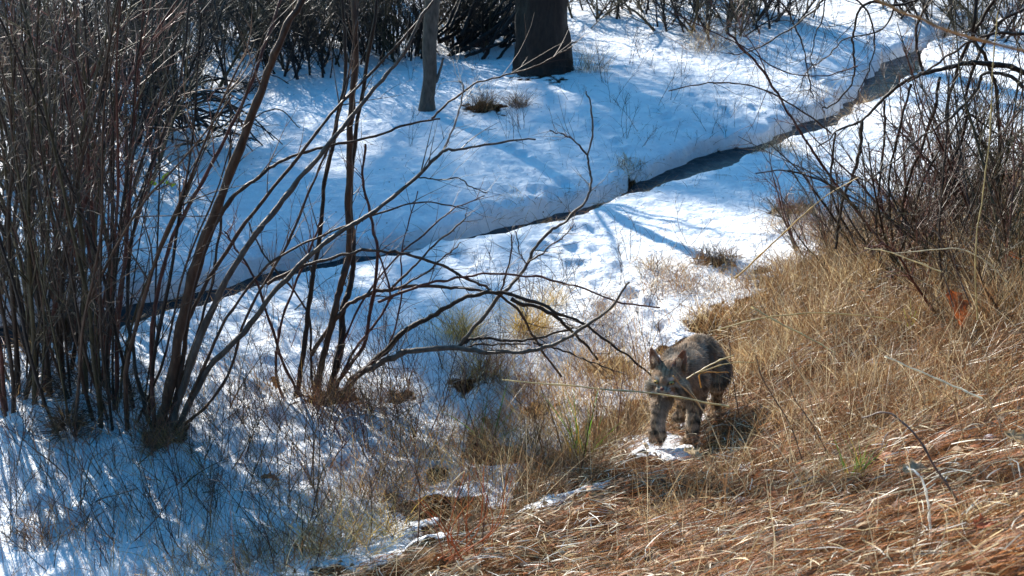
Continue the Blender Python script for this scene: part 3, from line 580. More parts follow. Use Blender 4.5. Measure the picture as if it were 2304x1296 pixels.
# far thicket along the top
far = [(-60, 430), (40, 400), (120, 330), (190, 440), (260, 360), (330, 300), (400, 200), (120, 180), (230, 150), (20, 230), (330, 120), (470, 100), (560, 80), (640, 120), (700, 160), (760, 90), (830, 130), (880, 120), (1020, 110), (1090, 100), (1130, 60), (440, 30), (600, 20), (720, 30),
       (1330, 40), (1420, 20), (1560, 60), (1640, 75), (1700, 50), (1760, 30), (1500, 10), (2060, 30), (2150, 60), (2240, 80), (2290, 30)]
FL = ['at the far left edge beyond the stream, lowest one', 'behind the left edge clump on the snow bank', 'behind the tall clumps, a step up the left bank', 'on the left bank just above the dark hollow', 'beside the bent down shrub on its left', 'right behind the bent down shrub', 'behind the leaning stem, at its left', 'higher on the left bank behind the tall clumps', 'high on the left bank where the snow gleams through',
 'at the far left edge halfway up the bank', 'high on the bank left of the sunlit snow gap', 'above the bent down shrub near the top', 'above the sunlit gap, left of the leaning stem', 'behind the upper end of the leaning stem', 'with its foot in shade just right of the leaning stem', 'at the top behind the upright dark stems', 'between the upright stems and the slim grey tree', 'directly left of the slim grey tree', 'directly right of the slim grey tree',
 'against the left side of the big pine', 'behind the left edge of the big pine', 'in the top left at the back of the thicket', 'at the back above the leaning stem', 'at the back above the upright stems', 'directly right of the big pine with red leaves', 'second right of the big pine', 'in the middle of the right far thicket over a snow hollow', 'right of the snow hollow on the far bank', 'at the right end of the far thicket', 'highest at the right end of the far thicket',
 'at the back between big pine and snow hollow', 'at the head of the stream, left one', 'at the head of the stream behind the overhanging branches', 'at the top right behind thick overhanging branches', 'in the top right corner']
for i, (u, v) in enumerate(far):
    big = u < 1200; mid = u < 350
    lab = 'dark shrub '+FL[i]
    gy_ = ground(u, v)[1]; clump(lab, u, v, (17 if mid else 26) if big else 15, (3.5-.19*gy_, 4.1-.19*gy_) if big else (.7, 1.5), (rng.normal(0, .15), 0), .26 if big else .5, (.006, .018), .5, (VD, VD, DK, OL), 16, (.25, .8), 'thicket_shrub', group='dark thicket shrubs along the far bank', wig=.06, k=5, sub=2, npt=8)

# bent, snow pressed branches on the left far bank
g = ground(450, 330); S = thing('fallen_shrub', 'bent down dark shrub fanning right over the snow left of the leaning stem', 'shrub', g); tb = Tubes(g)
for i in range(46):
    u0 = rng.uniform(250, 480); v0 = rng.uniform(190, 400); L = rng.uniform(60, 230); a = rng.uniform(-.9, 1.1)
    pts = [(u0, v0), (u0+L*.4, v0-rng.uniform(-25, 35)+L*.1*a), (u0+L*.75, v0+L*.35*a+rng.uniform(-12, 12)), (u0+L, v0+L*.55*a+rng.uniform(-10, 50))]
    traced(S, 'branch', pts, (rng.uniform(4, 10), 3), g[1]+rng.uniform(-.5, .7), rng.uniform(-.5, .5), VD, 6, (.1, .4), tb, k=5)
tb.build('twigs', M_TWIG, S)
g = ground(1120, 110); S = thing('fallen_brush_pile', 'heap of dark fallen branches leaning against the big pine', 'brush pile', g); tb = Tubes(g)
for i in range(40):
    u0 = rng.uniform(950, 1190); v0 = rng.uniform(60, 150); a = rng.uniform(.3, 1.2)*(1 if rng.random() < .7 else -1); L = rng.uniform(90, 220)
    pts = [(u0, v0), (u0+L*.5*math.cos(a), v0-L*.5*abs(math.sin(a))), (u0+L*math.cos(a), v0-L*abs(math.sin(a))-5)]
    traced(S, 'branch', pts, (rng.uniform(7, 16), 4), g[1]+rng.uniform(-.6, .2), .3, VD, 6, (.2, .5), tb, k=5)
tb.build('twigs', M_TWIG, S)

# ------------------------------------------------------------------ trees
def tree_trunk(root, name, pts, wpx, Yb, col, k=20, ridge=.06, flare=0):
    P = px_curve(pts, Yb, 0, 30, .004); dist = np.linalg.norm(P[0]-CAM); r = np.interp(np.linspace(0, 1, 30), np.linspace(0, 1, len(wpx)), wpx)/2/F_PX*dist
    T = Tubes(root.location); T.add(P, r, col, k); me_o = T.build(name, M_BARK, root)
    v = np.empty(len(me_o.data.vertices)*3, np.float32); me_o.data.vertices.foreach_get('co', v); v = v.reshape(-1, 3)
    C0 = np.repeat(P-np.array(root.location), k, axis=0); rr = np.repeat(r, k); ang = np.tile(np.arange(k), 30)
    f = 1+ridge*(vnoise(ang*3.1*k/48, np.repeat(np.arange(30), k)*.35, 1.0)*1.2)
    me_o.data.vertices.foreach_set('co', (C0+(v-C0)*f[:, None]).astype(np.float32).ravel()); return P
def foliage(tb_pts, col, n_per=90, rad=.45, L=.20, w=.014):
    B = np.repeat(tb_pts, n_per, axis=0); k = len(B); o = rng.normal(0, 1, (k, 3)); o /= np.linalg.norm(o, axis=1, keepdims=True); o *= (rng.random((k, 1))**.6)*rad; o[:, 2] *= .55
    D = o/(np.linalg.norm(o, axis=1, keepdims=True)+1e-6)+rng.normal(0, .6, (k, 3)); D /= np.linalg.norm(D, axis=1, keepdims=True)
    t = np.linspace(0, 1, 3)[None, :, None]; P = (B+o)[:, None]+D[:, None]*L*rng.uniform(.5, 1.2, (k, 1, 1))*t
    return ribbons(P, np.full(k, w), pick([col, np.array(col)*1.4, np.array(col)*.6], k))
# shade map: ground spots (pixel, radius m, weight) that tree crowns keep out of the sun
SHADE = [(1000, 420, 1.0, 14), (1150, 380, 1.0, 14), (1300, 380, .8, 9), (850, 440, .8, 10), (600, 470, .7, 6), (1250, 300, .9, 8), (1400, 340, .7, 5), (1000, 250, .9, 9), (1150, 250, .9, 10), (1300, 220, .9, 9),
         (900, 330, .7, 4), (760, 420, .8, 5), (1500, 160, 1.0, 7), (1600, 120, 1.2, 8), (1550, 330, .7, 7), (1700, 280, .7, 6), (1450, 240, .8, 5), (1050, 130, 1.3, 10), (850, 160, 1.2, 8), (700, 120, 1.2, 8), (300, 500, 1.0, 10), (200, 650, .8, 7), (600, 110, .8, 5), (1000, 60, 1.5, 8), (1250, 30, 1.5, 8), (1080, 330, .8, 8), (700, 200, .6, 2), (1350, 130, .9, 5), (1620, 200, .9, 5), (1800, 90, .8, 4), (1380, 290, .8, 6)]
TR = [(-4.2, 22.5), (-8.5, 21.0), (-1.0, 24.5), (-12.5, 18.0)]
clumps = [[] for _ in TR]
for u, v, r, n in SHADE:
    g = ground(u, v)
    for _ in range(max(2, round(n*1.15))):
        a = rng.uniform(0, 2*math.pi); q = g+np.array([math.cos(a), math.sin(a), 0])*r*math.sqrt(rng.random())
        hh = rng.uniform(4.2, 8.5); c = q+SUN/SUN[2]*hh
        k = int(np.argmin([math.hypot(c[0]-a_[0], c[1]-a_[1]) for a_ in TR])); clumps[k].append(c)
tl = ['tall pine beyond the far bank whose boughs shade the middle of the snow', 'tall pine beyond the left thicket shading the snow bank', 'tall pine behind the big trunk shading the far snow', 'tall pine far to the left shading the willow clumps']
for (tx, ty), cl, lab in zip(TR, clumps, tl):
    z0 = float(height(tx, ty)); root = thing('pine_tree', lab, 'tree', (tx, ty, z0)); T = Tubes((tx, ty, z0)); n = 16
    P = np.array([[tx+.1*math.sin(i), ty+.1*math.cos(i*1.3), z0-.3+i*.8] for i in range(n)]); T.add(P, np.linspace(.24, .05, n), DK, 14); T.build('trunk', M_BARK, root)
    if not cl: continue
    cl = np.array(cl); lb = Tubes((tx, ty, z0))
    for c in cl:
        s = np.array([tx, ty, max(z0+2.5, c[2]+.2-.12*math.hypot(c[0]-tx, c[1]-ty))]); m = (s+c)/2+np.array([0, 0, .25]); lb.add(spline([s, m, c], 8), np.linspace(.035, .008, 8), DK, 5)
    lb.build('limbs', M_BARK, root); Vv, Ff, Cc = foliage(cl, (.035, .06, .02), 62, .42); link('crown', mesh_np('crown', Vv-np.array([tx, ty, z0]), Ff, Cc), M_GREEN, root)
# big dark pine
g = ground(1222, 158); root = thing('pine_tree', 'big pine with broad near black trunk standing on the far snow bank', 'tree', g)
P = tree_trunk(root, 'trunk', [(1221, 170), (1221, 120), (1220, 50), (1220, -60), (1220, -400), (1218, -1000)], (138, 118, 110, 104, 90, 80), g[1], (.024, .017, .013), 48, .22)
cl = np.array([P[-1]+np.array([rng.normal(0, 1.3), rng.normal(0, 1.3), rng.normal(0, .8)+1.0]) for _ in range(22)]); lb = Tubes(g)
for c in cl: lb.add(spline([P[-1], (P[-1]+c)/2+np.array([0, 0, .2]), c], 6), np.linspace(.04, .01, 6), DK, 5)
lb.build('limbs', M_BARK, root); Vv, Ff, Cc = foliage(cl, (.035, .06, .02), 110, .5); link('crown', mesh_np('crown', Vv-g, Ff, Cc), M_GREEN, root)
# slim grey tree
g = ground(961, 246); root = thing('young_tree', 'slim grey barked tree with slightly flared foot left of the big pine', 'tree', g)
P = tree_trunk(root, 'trunk', [(961, 252), (962, 220), (968, 170), (966, 100), (972, 0), (975, -80), (980, -400), (990, -800)], (42, 31, 30, 32, 33, 28, 22, 14), g[1], (.085, .068, .052), 18, .05)
tb = Tubes(g); T = Tubes(g)
T.add(px_curve([(980, 185), (990, 160), (998, 130)], g[1], 0, 12), np.linspace(.018, .010, 12), GY, 6)
for s in range(7): q = walk(P[17+s], rot_dir(np.array([0, 0, 1.]), .8), 1.2, 8, .1); T.add(q, np.linspace(.02, .005, 8), GY, 5); twigs_on(tb, q, .01, GY, 10)
T.build('limbs', M_BARK, root); tb.build('twigs', M_TWIG, root)

# ------------------------------------------------------------------ right-hand shrubs
g = ground(2420, 620); YR = 7.6; S = thing('overhanging_shrub', 'shrub at the right whose thick grey branches arch down over the stream', 'shrub', g); tb = Tubes(g)
for pts, w, c in [
    ([(2480, 500), (2420, 260), (2304, 163), (2233, 146), (2181, 142), (2094, 160), (2042, 181), (1973, 236), (1938, 271), (1886, 295), (1840, 330)], (22, 5), DK),
    ([(2470, 300), (2390, 90), (2304, 76), (2233, 76), (2164, 104), (2100, 150), (2042, 185)], (13, 6), BR),
    ([(2480, 520), (2380, 250), (2304, 194), (2268, 170), (2216, 167), (2198, 201), (2164, 243), (2129, 271), (2077, 306), (2007, 368), (1950, 410)], (14, 5), GY),
    ([(2100, -20), (2030, 10), (1945, 10), (1921, 69), (1919, 104), (1922, 150), (1917, 191), (1872, 236), (1850, 242)], (9, 5), DK),
    ([(1900, -20), (1945, 15), (1962, 52), (1967, 104), (1955, 156), (1931, 208)], (7, 4), DK),
    ([(1730, -20), (1771, 21), (1792, 69), (1810, 115), (1820, 181), (1829, 220)], (6, 4), DK),
    ([(1880, -20), (1851, 0), (1834, 21), (1782, 62), (1712, 104), (1660, 122), (1636, 120)], (8, 3), DK),
    ([(2020, -20), (1990, 60), (1900, 90), (1860, 130), (1815, 160), (1800, 200)], (6, 3), DK),
    ([(1860, -20), (1850, 40), (1835, 80), (1825, 130), (1835, 160)], (5, 3), DK),
    ([(1636, 73), (1684, 122), (1730, 181), (1768, 243), (1803, 299), (1823, 330), (1869, 399), (1910, 450), (1960, 520)], (8, 9), RD),
    ([(1504, 205), (1584, 188), (1660, 188), (1730, 208), (1816, 257), (1870, 300)], (4, 6), BR),
    ([(1938, 271), (1935, 330), (1921, 389), (1896, 448), (1880, 560)], (13, 9), DK),
    ([(2115, 174), (2101, 250), (2075, 330), (2040, 420), (2030, 520)], (10, 9), DK),
    ([(1990, 226), (1990, 312), (1980, 406), (1970, 500), (1985, 600)], (8, 8), DK),
    ([(2250, -20), (2200, 60), (2160, 140), (2130, 260), (2150, 400), (2140, 560)], (12, 8), DK),
    ([(2304, 20), (2240, 60), (2180, 180), (2170, 300), (2120, 420), (2100, 560)], (10, 9), DK),
    ([(2200, -20), (2190, 80), (2230, 160), (2250, 300), (2240, 480), (2250, 600)], (12, 10), DK),
    ([(2304, 240), (2220, 330), (2110, 380), (2020, 440), (1990, 480)], (7, 4), GY),
    ([(2320, 340), (2230, 345), (2150, 360), (2090, 400)], (8, 4), GY),
    ([(2050, 190), (2020, 300), (2000, 420), (2010, 560)], (8, 7), DK),
    ([(1880, 300), (1870, 380), (1880, 460), (1920, 540), (1950, 610)], (7, 8), DK),
    ([(1730, 180), (1700, 110), (1660, 60)], (4, 3), RD), ([(2170, 250), (2215, 330), (2280, 420)], (7, 5), DK), ([(2164, 243), (2240, 300), (2304, 330)], (7, 5), DK), ([(2080, 170), (2060, 90), (2080, 20), (2110, -20)], (10, 8), DK),
    ([(1520, 30), (1600, 70), (1680, 110), (1760, 160), (1850, 170), (1930, 150)], (4, 4), RD),
    ([(1700, 390), (1770, 385), (1830, 400), (1890, 430), (1930, 470)], (4, 7), DK),
]: traced(S, 'branch', pts, (w[0]*.8, w[1]*.75), YR+rng.uniform(-.5, .4), rng.uniform(-.2, .2), c, 12, (.1, .45), tb, sub=2)
tb.build('twigs', M_TWIG, S)
for lab, u, v, n, H in [
    ('dense brown shrub at the right edge above the needle slope', 2270, 600, 24, (.7, 1.7)), ('tangled brown shrub just left of the right edge shrub', 2150, 580, 22, (.6, 1.5)), ('brown shrub at the foot of the drooping branches', 2030, 560, 20, (.6, 1.4)),
    ('small brown shrub where the slope meets the snow, below the drooping branches', 1910, 560, 16, (.5, 1.2)), ('dark thick shrub behind the right edge shrub', 2320, 520, 24, (.8, 1.8)), ('brown shrub on the far side of the slope toe at the right', 2200, 470, 18, (.6, 1.6)),
    ('thin shrub between the right shrubs and the stream', 2080, 430, 14, (.5, 1.2)), ('rust brown shrub on the crest at the right edge', 2300, 640, 16, (.4, 1.0))]:
    clump(lab, u, v, int(n*1.5), H, (0, 0), .42, (.003, .009), .42, (DK, BR, RD, OL), 18, (.1, .4), 'brown_shrub', wig=.09, k=5, sub=2, npt=8)

# ------------------------------------------------------------------ small dry plants standing in the snow
def plant_mesh(h, c):
    tb = Tubes((0, 0, 0))
    for _ in range(rng.integers(1, 4)):
        P = walk((rng.normal(0, .01), rng.normal(0, .01), -.04), (rng.normal(0, .25), rng.normal(0, .25), 1), h*rng.uniform(.7, 1.1), 8, .09); tb.add(P, np.linspace(.0026, .0011, 8), c, 3)
        twigs_on(tb, P, .003, c, 7, (h*.15, h*.45), 1, .3, .2, .0009)
    return mesh_np('dry_weed', np.concatenate(tb.V), np.concatenate(tb.F), np.concatenate(tb.C))
pm = [plant_mesh(rng.uniform(.25, .6), c) for c in (DK, BR, RD, DK, RD, BR, DK, BR)]
for m_ in pm: m_.materials.append(M_TWIG)
spots = [(rng.uniform(0, 700), rng.uniform(960, 1290)) for _ in range(75)]+[(rng.uniform(250, 1000), rng.uniform(820, 1100)) for _ in range(45)]+[(rng.uniform(1050, 1500), rng.uniform(640, 900)) for _ in range(28)]+[(rng.uniform(1250, 1750), rng.uniform(470, 700)) for _ in range(22)]
for i, (u, v) in enumerate(spots):
    g = ground(u, v); o = link('dry_weed', pm[i % 8], None, None, g); o.rotation_euler = (0, 0, rng.uniform(0, 6.3)); s = rng.uniform(.6, 1.2); o.scale = (s, s, s)
    area = 'in the shaded snow at the lower left' if v > 955 and u < 701 else 'in the snow below the bare shrubs' if u < 1001 else 'in the bright snow left of the bobcat' if v > 690 else 'in the bright snow beside the stream'
    tag(o, 'thin bare dry weed standing '+area, 'plant', 'dry weeds '+area)
spots = [(rng.uniform(850, 1900), rng.uniform(110, 330)) for _ in range(60)]+[(rng.uniform(1400, 1950), rng.uniform(60, 200)) for _ in range(25)]
for i, (u, v) in enumerate(spots):
    g = ground(u, v); o = link('dry_weed', pm[(i*3) % 8], None, None, g); o.rotation_euler = (0, 0, rng.uniform(0, 6.3)); s = rng.uniform(.5, 1.3); o.scale = (s, s, s)
    tag(o, 'thin bare dry weed standing in the snow of the far bank', 'plant', 'dry weeds on the far bank')

# grass tufts
STRAW = [(.60, .45, .24), (.76, .62, .38), (.44, .29, .14), (.26, .15, .07)]; BRN = [(.24, .12, .048), (.13, .065, .028), (.34, .20, .085)]; GOLD = [(.62, .42, .10), (.5, .3, .07), (.7, .52, .2)]
def tuft(name, label, u, v, n, H, cols, rad=.12, lean=(.1, .9), w=.0035, group=None, droop=.6, cat='grass tuft'):
    g = ground(u, v); a = rng.uniform(0, 6.3, n); rr = rad*rng.random(n)**.6; B = np.stack([np.cos(a)*rr, np.sin(a)*rr, np.zeros(n)], 1)
    B[:, 2] = zh(B[:, 0]+g[0], B[:, 1]+g[1])-g[2]-.01
    Vv, Ff, Cc = upright(B, rng.uniform(.5, 1.1, n)*H, rng.uniform(*lean, n), rng.uniform(.5, 1.3, n)*w, pick(cols, n, .35), 5, rng.uniform(.1, 1, n)*droop)
    return tag(link(name, mesh_np(name, Vv, Ff, Cc), M_GRASS, None, g), label, cat, group)
for lab, u, v, n, H, c, rad in [
    ('golden dry grass tuft under the arching branches, left one of the pair', 1040, 760, 260, .34, GOLD, .12), ('golden dry grass tuft right of the other golden one', 1195, 750, 300, .36, GOLD, .13), ('tall pale straw tuft behind the golden ones', 1240, 680, 110, .28, STRAW, .10),
    ('wide tawny grass tuft just left of the bobcat head', 1370, 850, 420, .30, STRAW+BRN, .26), ('tawny grass tuft with rusty leaves in the middle of the snow', 1085, 850, 260, .26, GOLD+BRN, .16), ('flattened brown tussock poking out of snow near the slope top', 1610, 590, 360, .22, BRN+[(.1, .07, .04)], .17),
    ('dark brown tussock with snow on top beside the right shrubs', 1785, 480, 380, .24, BRN+[(.08, .06, .04)], .18), ('rusty matted tussock behind the bobcat', 1605, 725, 480, .22, BRN+STRAW, .24), ('small dark grass tussock on the far bank below the big pine', 1090, 245, 320, .30, BRN+[(.07, .05, .03)], .13),
    ('second small tussock right of the far bank tussock', 1165, 240, 200, .28, BRN+[(.07, .05, .03)], .10), ('dark tussock near the leaning stem on the far bank', 565, 205, 200, .25, [(.07, .05, .03)], .12), ('grass fringe hanging over the near stream bank', 1430, 432, 220, .18, STRAW+BRN, .18),
    ('twiggy grass fringe where the stream bends', 1880, 255, 260, .25, BRN+STRAW, .35), ('brown grass fringe on the near bank of the wide stream pool', 1750, 335, 200, .18, BRN+STRAW, .2), ('weedy tuft at the foot of the big pine', 1330, 160, 160, .45, BRN+STRAW, .2),
    ('weedy tuft on the far bank in front of the right thicket', 1600, 110, 300, .5, BRN+STRAW, .35), ('small seedy tuft in the bright snow band', 1465, 605, 60, .16, STRAW+BRN, .06), ('straw tuft at the bottom edge left of centre', 790, 1235, 420, .28, STRAW+GOLD, .25),
    ('straw tuft at the bottom edge by the needle slope', 690, 1270, 300, .26, STRAW+BRN, .22), ('brown tuft in the lower left snow near the corner', 120, 1200, 180, .26, BRN+[(.08, .05, .035)], .18), ('straw tuft in the middle of the low brush', 920, 1010, 260, .26, STRAW+BRN, .3), ('straw tuft below the low brush', 1010, 1060, 380, .24, STRAW, .3),
    ('brown matted tuft at the foot of the arching shrub', 820, 930, 360, .28, BRN+[(.1, .06, .04)], .3), ('brown matted tuft at the foot of the leaning shrub', 360, 1000, 260, .24, BRN, .14), ('brown matted tuft behind the bobcat at the slope edge', 1690, 860, 520, .28, STRAW+BRN, .25), ('tawny tuft in front of the lifted paw', 1390, 960, 300, .2, STRAW+BRN, .25),
    ('grass fringe on the stream bank in the middle', 1170, 505, 120, .16, STRAW+BRN, .3), ('matted tuft between straw and bobcat', 1220, 930, 460, .26, STRAW+BRN, .35), ('matted tuft of drooping straw above the snow patches', 1180, 1010, 460, .24, STRAW, .3)]:
    tuft('grass_tuft', lab, u, v, n, H, c, rad)
for lab, u, v, n, H, c, rad in [
    ('tall brown straw clump at the right edge below the dark shrubs', 2240, 720, 420, .34, BRN+STRAW, .16), ('tall straw clump just left of the big rusty oak leaf', 2060, 740, 360, .34, STRAW+BRN, .16), ('straw clump under the overhanging branches at the slope crest', 1930, 640, 460, .36, BRN+STRAW, .2),
    ('brown straw clump where slope and snow meet behind the bobcat', 1780, 650, 480, .36, STRAW+BRN, .22), ('tall tawny clump between bobcat and slope crest', 1820, 760, 420, .34, BRN+STRAW, .2), ('tawny clump directly right of the bobcat haunch', 1720, 830, 380, .30, STRAW+BRN, .16),
    ('drooping pale straw clump in the middle of the slope', 1950, 880, 320, .24, STRAW, .15), ('straw clump on the needles below the pale long straw', 2110, 930, 240, .20, STRAW, .12), ('small straw clump on the needles near the right edge', 2270, 880, 220, .20, STRAW+BRN, .10),
    ('tawny clump right of the bobcat feet', 1760, 970, 300, .22, STRAW+BRN, .15), ('small pale clump low on the needle slope', 1880, 1090, 200, .15, STRAW, .10), ('tall rusty clump behind the right edge straw', 2140, 640, 420, .38, BRN+STRAW, .2), ('rust and straw clump in the right corner under the shrub', 2290, 600, 380, .38, BRN+STRAW, .2),
    ('flattened straw clump at the bottom of the needle slope', 1500, 1170, 220, .14, STRAW, .13), ('straw clump at the bottom right corner', 2200, 1180, 160, .13, STRAW, .09), ('matted straw clump below the snow by the front paw', 1640, 1080, 260, .16, STRAW+BRN, .14)]:
    tuft('straw_clump', lab, u, v, n, H, c, rad, lean=(.05, 1.1), w=.0030, droop=.4)
GRN = [(.14, .28, .03), (.22, .34, .05), (.10, .2, .03)]
tuft('green_sedge', 'tall sedge with green and yellow blades below and left of the bobcat', 1310, 1045, 34, .42, GRN+[(.75, .42, .04)], .07, (.05, .6), .007, cat='sedge', droop=.25)
tuft('green_sedge', 'sparse sedge with long green blades at the lower centre', 1090, 1010, 12, .4, GRN, .05, (.3, .9), .007, cat='sedge', droop=.25)
tuft('green_sedge', 'short sedge with yellow green blades on the sunny slope', 1925, 1085, 22, .20, GRN+[(.7, .5, .06)], .04, (.05, .6), .005, cat='sedge', droop=.2)
tuft('green_sedge', 'bright yellow green sedge beside the big rusty oak leaf', 2045, 760, 5, .22, [(.55, .6, .04)], .015, (.1, .4), .008, cat='sedge', droop=.2)

# bulk dry grass and needles over the slope: nobody could count them
def scatter(n, box, fn, ymin=1.9):
    out = np.empty((0, 2))
    while len(out) < n:
        q = np.column_stack([rng.uniform(box[0], box[1], n), rng.uniform(box[2], box[3], n)])
        out = np.vstack([out, q[rng.random(n) < fn(q[:, 0], q[:, 1])]])
    return out[:n]
def in_view(x, y, m=1.32):
    z = height(x, y, False); d = y*math.cos(PITCH)-(z-3.6)*math.sin(PITCH); u = np.abs(x)/np.maximum(d, .1); v = (y*math.sin(PITCH)+(z-3.6)*math.cos(PITCH))/np.maximum(d, .1)
    return (u < .384*m+.02) & (v > -.216*m-.05) & (v < .3)
def slope_f(x, y):
    d = toe_d(x, y); s = snow_mask(x, y); r = (x*x+y*y)
    return in_view(x, y)*sstep(-.15, .25, d+vnoise(x, y, 3)*.5)*np.clip(1-s*.93, .03, 1)
n = 35000; q = scatter(n, (-2.5, 5.5, 2.2, 12), lambda x, y: slope_f(x, y)*(.25+.75*sstep(-.15, .12, vnoise(x*.7+y*.5, y*1.3-x*.4, 2.2)+.25*sstep(5, 6.5, y)))); B = np.column_stack([q, zh(q[:, 0], q[:, 1])-.01])
up_ = np.clip(vnoise(q[:, 0], q[:, 1], 1.2)+.45, 0, 1)*sstep(4.2, 6.5, q[:, 1])
az = rng.normal(math.radians(200), 2.0, n)
far_ = sstep(5.0, 7.5, q[:, 1])[:, None]; cc = pick(STRAW+BRN+[(.55, .45, .28), (.30, .16, .07)], n, .35)*(1-far_)+pick(STRAW+BRN+BRN+BRN, n, .35)*far_
Vv, Ff, Cc = upright(B, rng.uniform(.04, .15, n)*(1+.7*up_), rng.uniform(.5, 1.5, n)*(1-.35*up_), rng.uniform(.0008, .0026, n), cc, 4, rng.uniform(.0, .12, n), az)
tag(link('dry_grass', mesh_np('dry_grass', Vv, Ff, Cc), M_GRASS), 'matted pale dry grass covering the sunny slope', 'grass', kind='stuff')
def lying(n, fn, L, w, cols, off=(.0, .03), az=(0, .5), arch=.02, box=(-2.5, 5.5, 2.0, 12), S=6):
    q = scatter(n, box, fn); a = rng.normal(az[0], az[1], n)+(rng.random(n) < .5)*math.pi; Ls = rng.uniform(*L, n); cv = rng.normal(0, .22, n)
    t = np.linspace(0, 1, S)[None, :]; aa = a[:, None]+cv[:, None]*t+(t > rng.uniform(.2, .8, (n, 1)))*rng.normal(0, .45, (n, 1))*(rng.random((n, 1)) < .3); st = Ls[:, None]/(S-1)
    x = q[:, :1]+np.cumsum(np.cos(aa)*st, 1); y = q[:, 1:]+np.cumsum(np.sin(aa)*st, 1)
    z0_ = height(x[:, :1], y[:, :1]); z1_ = height(x[:, -1:], y[:, -1:]); z2_ = height(x[:, S//2:S//2+1], y[:, S//2:S//2+1]); z = np.maximum(z0_+(z1_-z0_)*t, (z0_+(z1_-z0_)*t)+(z2_-(z0_+z1_)/2)*.4)+rng.uniform(*off, (n, 1))+rng.uniform(-arch*.2, arch, (n, 1))*3*t*(1-t)+rng.normal(0, .012, (n, 1))*(t-.5)
    z += 0.03*sstep(.3, .8, snow_mask(x[:, 0], y[:, 0]))[:, None]
    return ribbons(np.stack([x, y, z], -1), rng.uniform(*w, n), pick(cols, n, .35), side=np.tile([0, 0, 1.0], (n, 1))+rng.normal(0, .5, (n, 3)))
nd = lambda x, y: slope_f(x, y)*(.35+.65*sstep(-.3, 1.0, x))*sstep(7.5, 4.4, y+vnoise(x, y, 1.0)*2.2-.25*x)
Vv, Ff, Cc = lying(40000, nd, (.07, .17), (.0010, .0021), [(.33, .10, .022), (.24, .075, .02), (.44, .16, .035), (.08, .03, .014), (.05, .022, .01)], (.005, .06), (.15, .38), .03)
tag(link('pine_needles', mesh_np('pine_needles', Vv, Ff, Cc), M_NEEDLE), 'rust red fallen pine needles matted on the near slope', 'pine needles', kind='stuff')
Vv, Ff, Cc = lying(15000, slope_f, (.03, .15), (.0014, .0046), STRAW+[(.75, .68, .52), (.85, .8, .7)], (.02, .08), (.1, 1.3), .015)  # the near-white tones paint sunlit highlights into some of the straw
tag(link('fallen_straw', mesh_np('fallen_straw', Vv, Ff, Cc), M_GRASS), 'pale broad straw blades lying over the needle slope', 'straw', kind='stuff')
def fr(x, y):
    d = toe_d(x, y); return in_view(x, y)*sstep(-.95, -.1, d+vnoise(x, y, 2.5)*.9)*sstep(.5, 0, d)*.6*sstep(.0, .25, vnoise(x, y, 1.8)+.12)*(.35+.65*sstep(-1.6, .2, x))
n = 11000; q = scatter(n, (-3, 4, 4.5, 10), fr); B = np.column_stack([q, zh(q[:, 0], q[:, 1])-.01])
Vv, Ff, Cc = upright(B, rng.uniform(.08, .26, n), rng.uniform(.1, 1.1, n), rng.uniform(.0015, .0032, n), pick(STRAW+BRN+BRN+[(.08, .05, .035)], n, .4), 5, rng.uniform(0, .7, n))
tag(link('meadow_grass', mesh_np('meadow_grass', Vv, Ff, Cc), M_GRASS), 'sparse tawny grass poking through the snow along the foot of the slope', 'grass', kind='stuff')
def sf(x, y):
    cd_, cs_, w_ = seg_dist(CREEK, x, y); return in_view(x, y)*sstep(0, -.5, toe_d(x, y))*(cd_ > w_+.15)*(.25+.75*sstep(.05, .3, vnoise(x, y, .9)+.05))
n = 2600; q = scatter(n, (-5, 7.5, 5, 18), sf); B = np.column_stack([q, zh(q[:, 0], q[:, 1])-.01])
Vv, Ff, Cc = upright(B, rng.uniform(.05, .24, n), rng.uniform(.05, .9, n), rng.uniform(.0015, .003, n), pick([(.1, .07, .05), (.2, .13, .07), (.06, .045, .04)], n, .4), 4, rng.uniform(0, .5, n))
tag(link('snow_grass', mesh_np('snow_grass', Vv, Ff, Cc), M_GRASS), 'single thin grass blades poking through the open snow', 'grass', kind='stuff')
V1, F1, C1 = lying(2600, sf, (.02, .14), (.0018, .004), [(.06, .04, .03), (.12, .07, .04), (.03, .02, .018)], (.036, .05), (0, 3), .012, (-5, 7.5, 5, 18), 4)
tag(link('snow_litter', mesh_np('snow_litter', V1, F1, C1), M_TWIG), 'small fallen twigs and needles lying scattered on the snow', 'twig litter', kind='stuff')
V1, F1, C1 = lying(3200, slope_f, (.02, .06), (.010, .026), [(.30, .17, .08), (.22, .11, .05), (.48, .34, .2), (.36, .12, .04), (.12, .07, .04)], (.015, .06), (0, 3), .02, S=5)
tag(link('leaf_litter', mesh_np('leaf_litter', V1, F1, C1), M_LEAF), 'small curled dead leaf scraps among the needles of the slope', 'leaf litter', kind='stuff')
def mf(x, y):
    d = toe_d(x, y); return in_view(x, y)*sstep(-3.2, -1.2, d+vnoise(x, y, 1.3))*sstep(.4, -.1, d)*sstep(8.6, 7.2, y)*sstep(-.12, .16, vnoise(x, y, 2.4)+.05)*(.25+.75*sstep(-2.4, -.6, x))
n = 6500; q = scatter(n, (-3, 3, 4.2, 9), mf); B = np.column_stack([q, zh(q[:, 0], q[:, 1])-.01])
Vv, Ff, Cc = upright(B, rng.uniform(.10, .36, n), rng.uniform(.0, .9, n), rng.uniform(.0014, .003, n), pick([(.42, .22, .09), (.55, .40, .17), (.26, .11, .05), (.16, .08, .04), (.50, .30, .10)], n, .35), 5, rng.uniform(0, .4, n))
tag(link('weedy_grass', mesh_np('weedy_grass', Vv, Ff, Cc), M_GRASS), 'tangled tawny and rust brown dead weeds in the snow under the bare shrubs', 'weeds', kind='stuff')
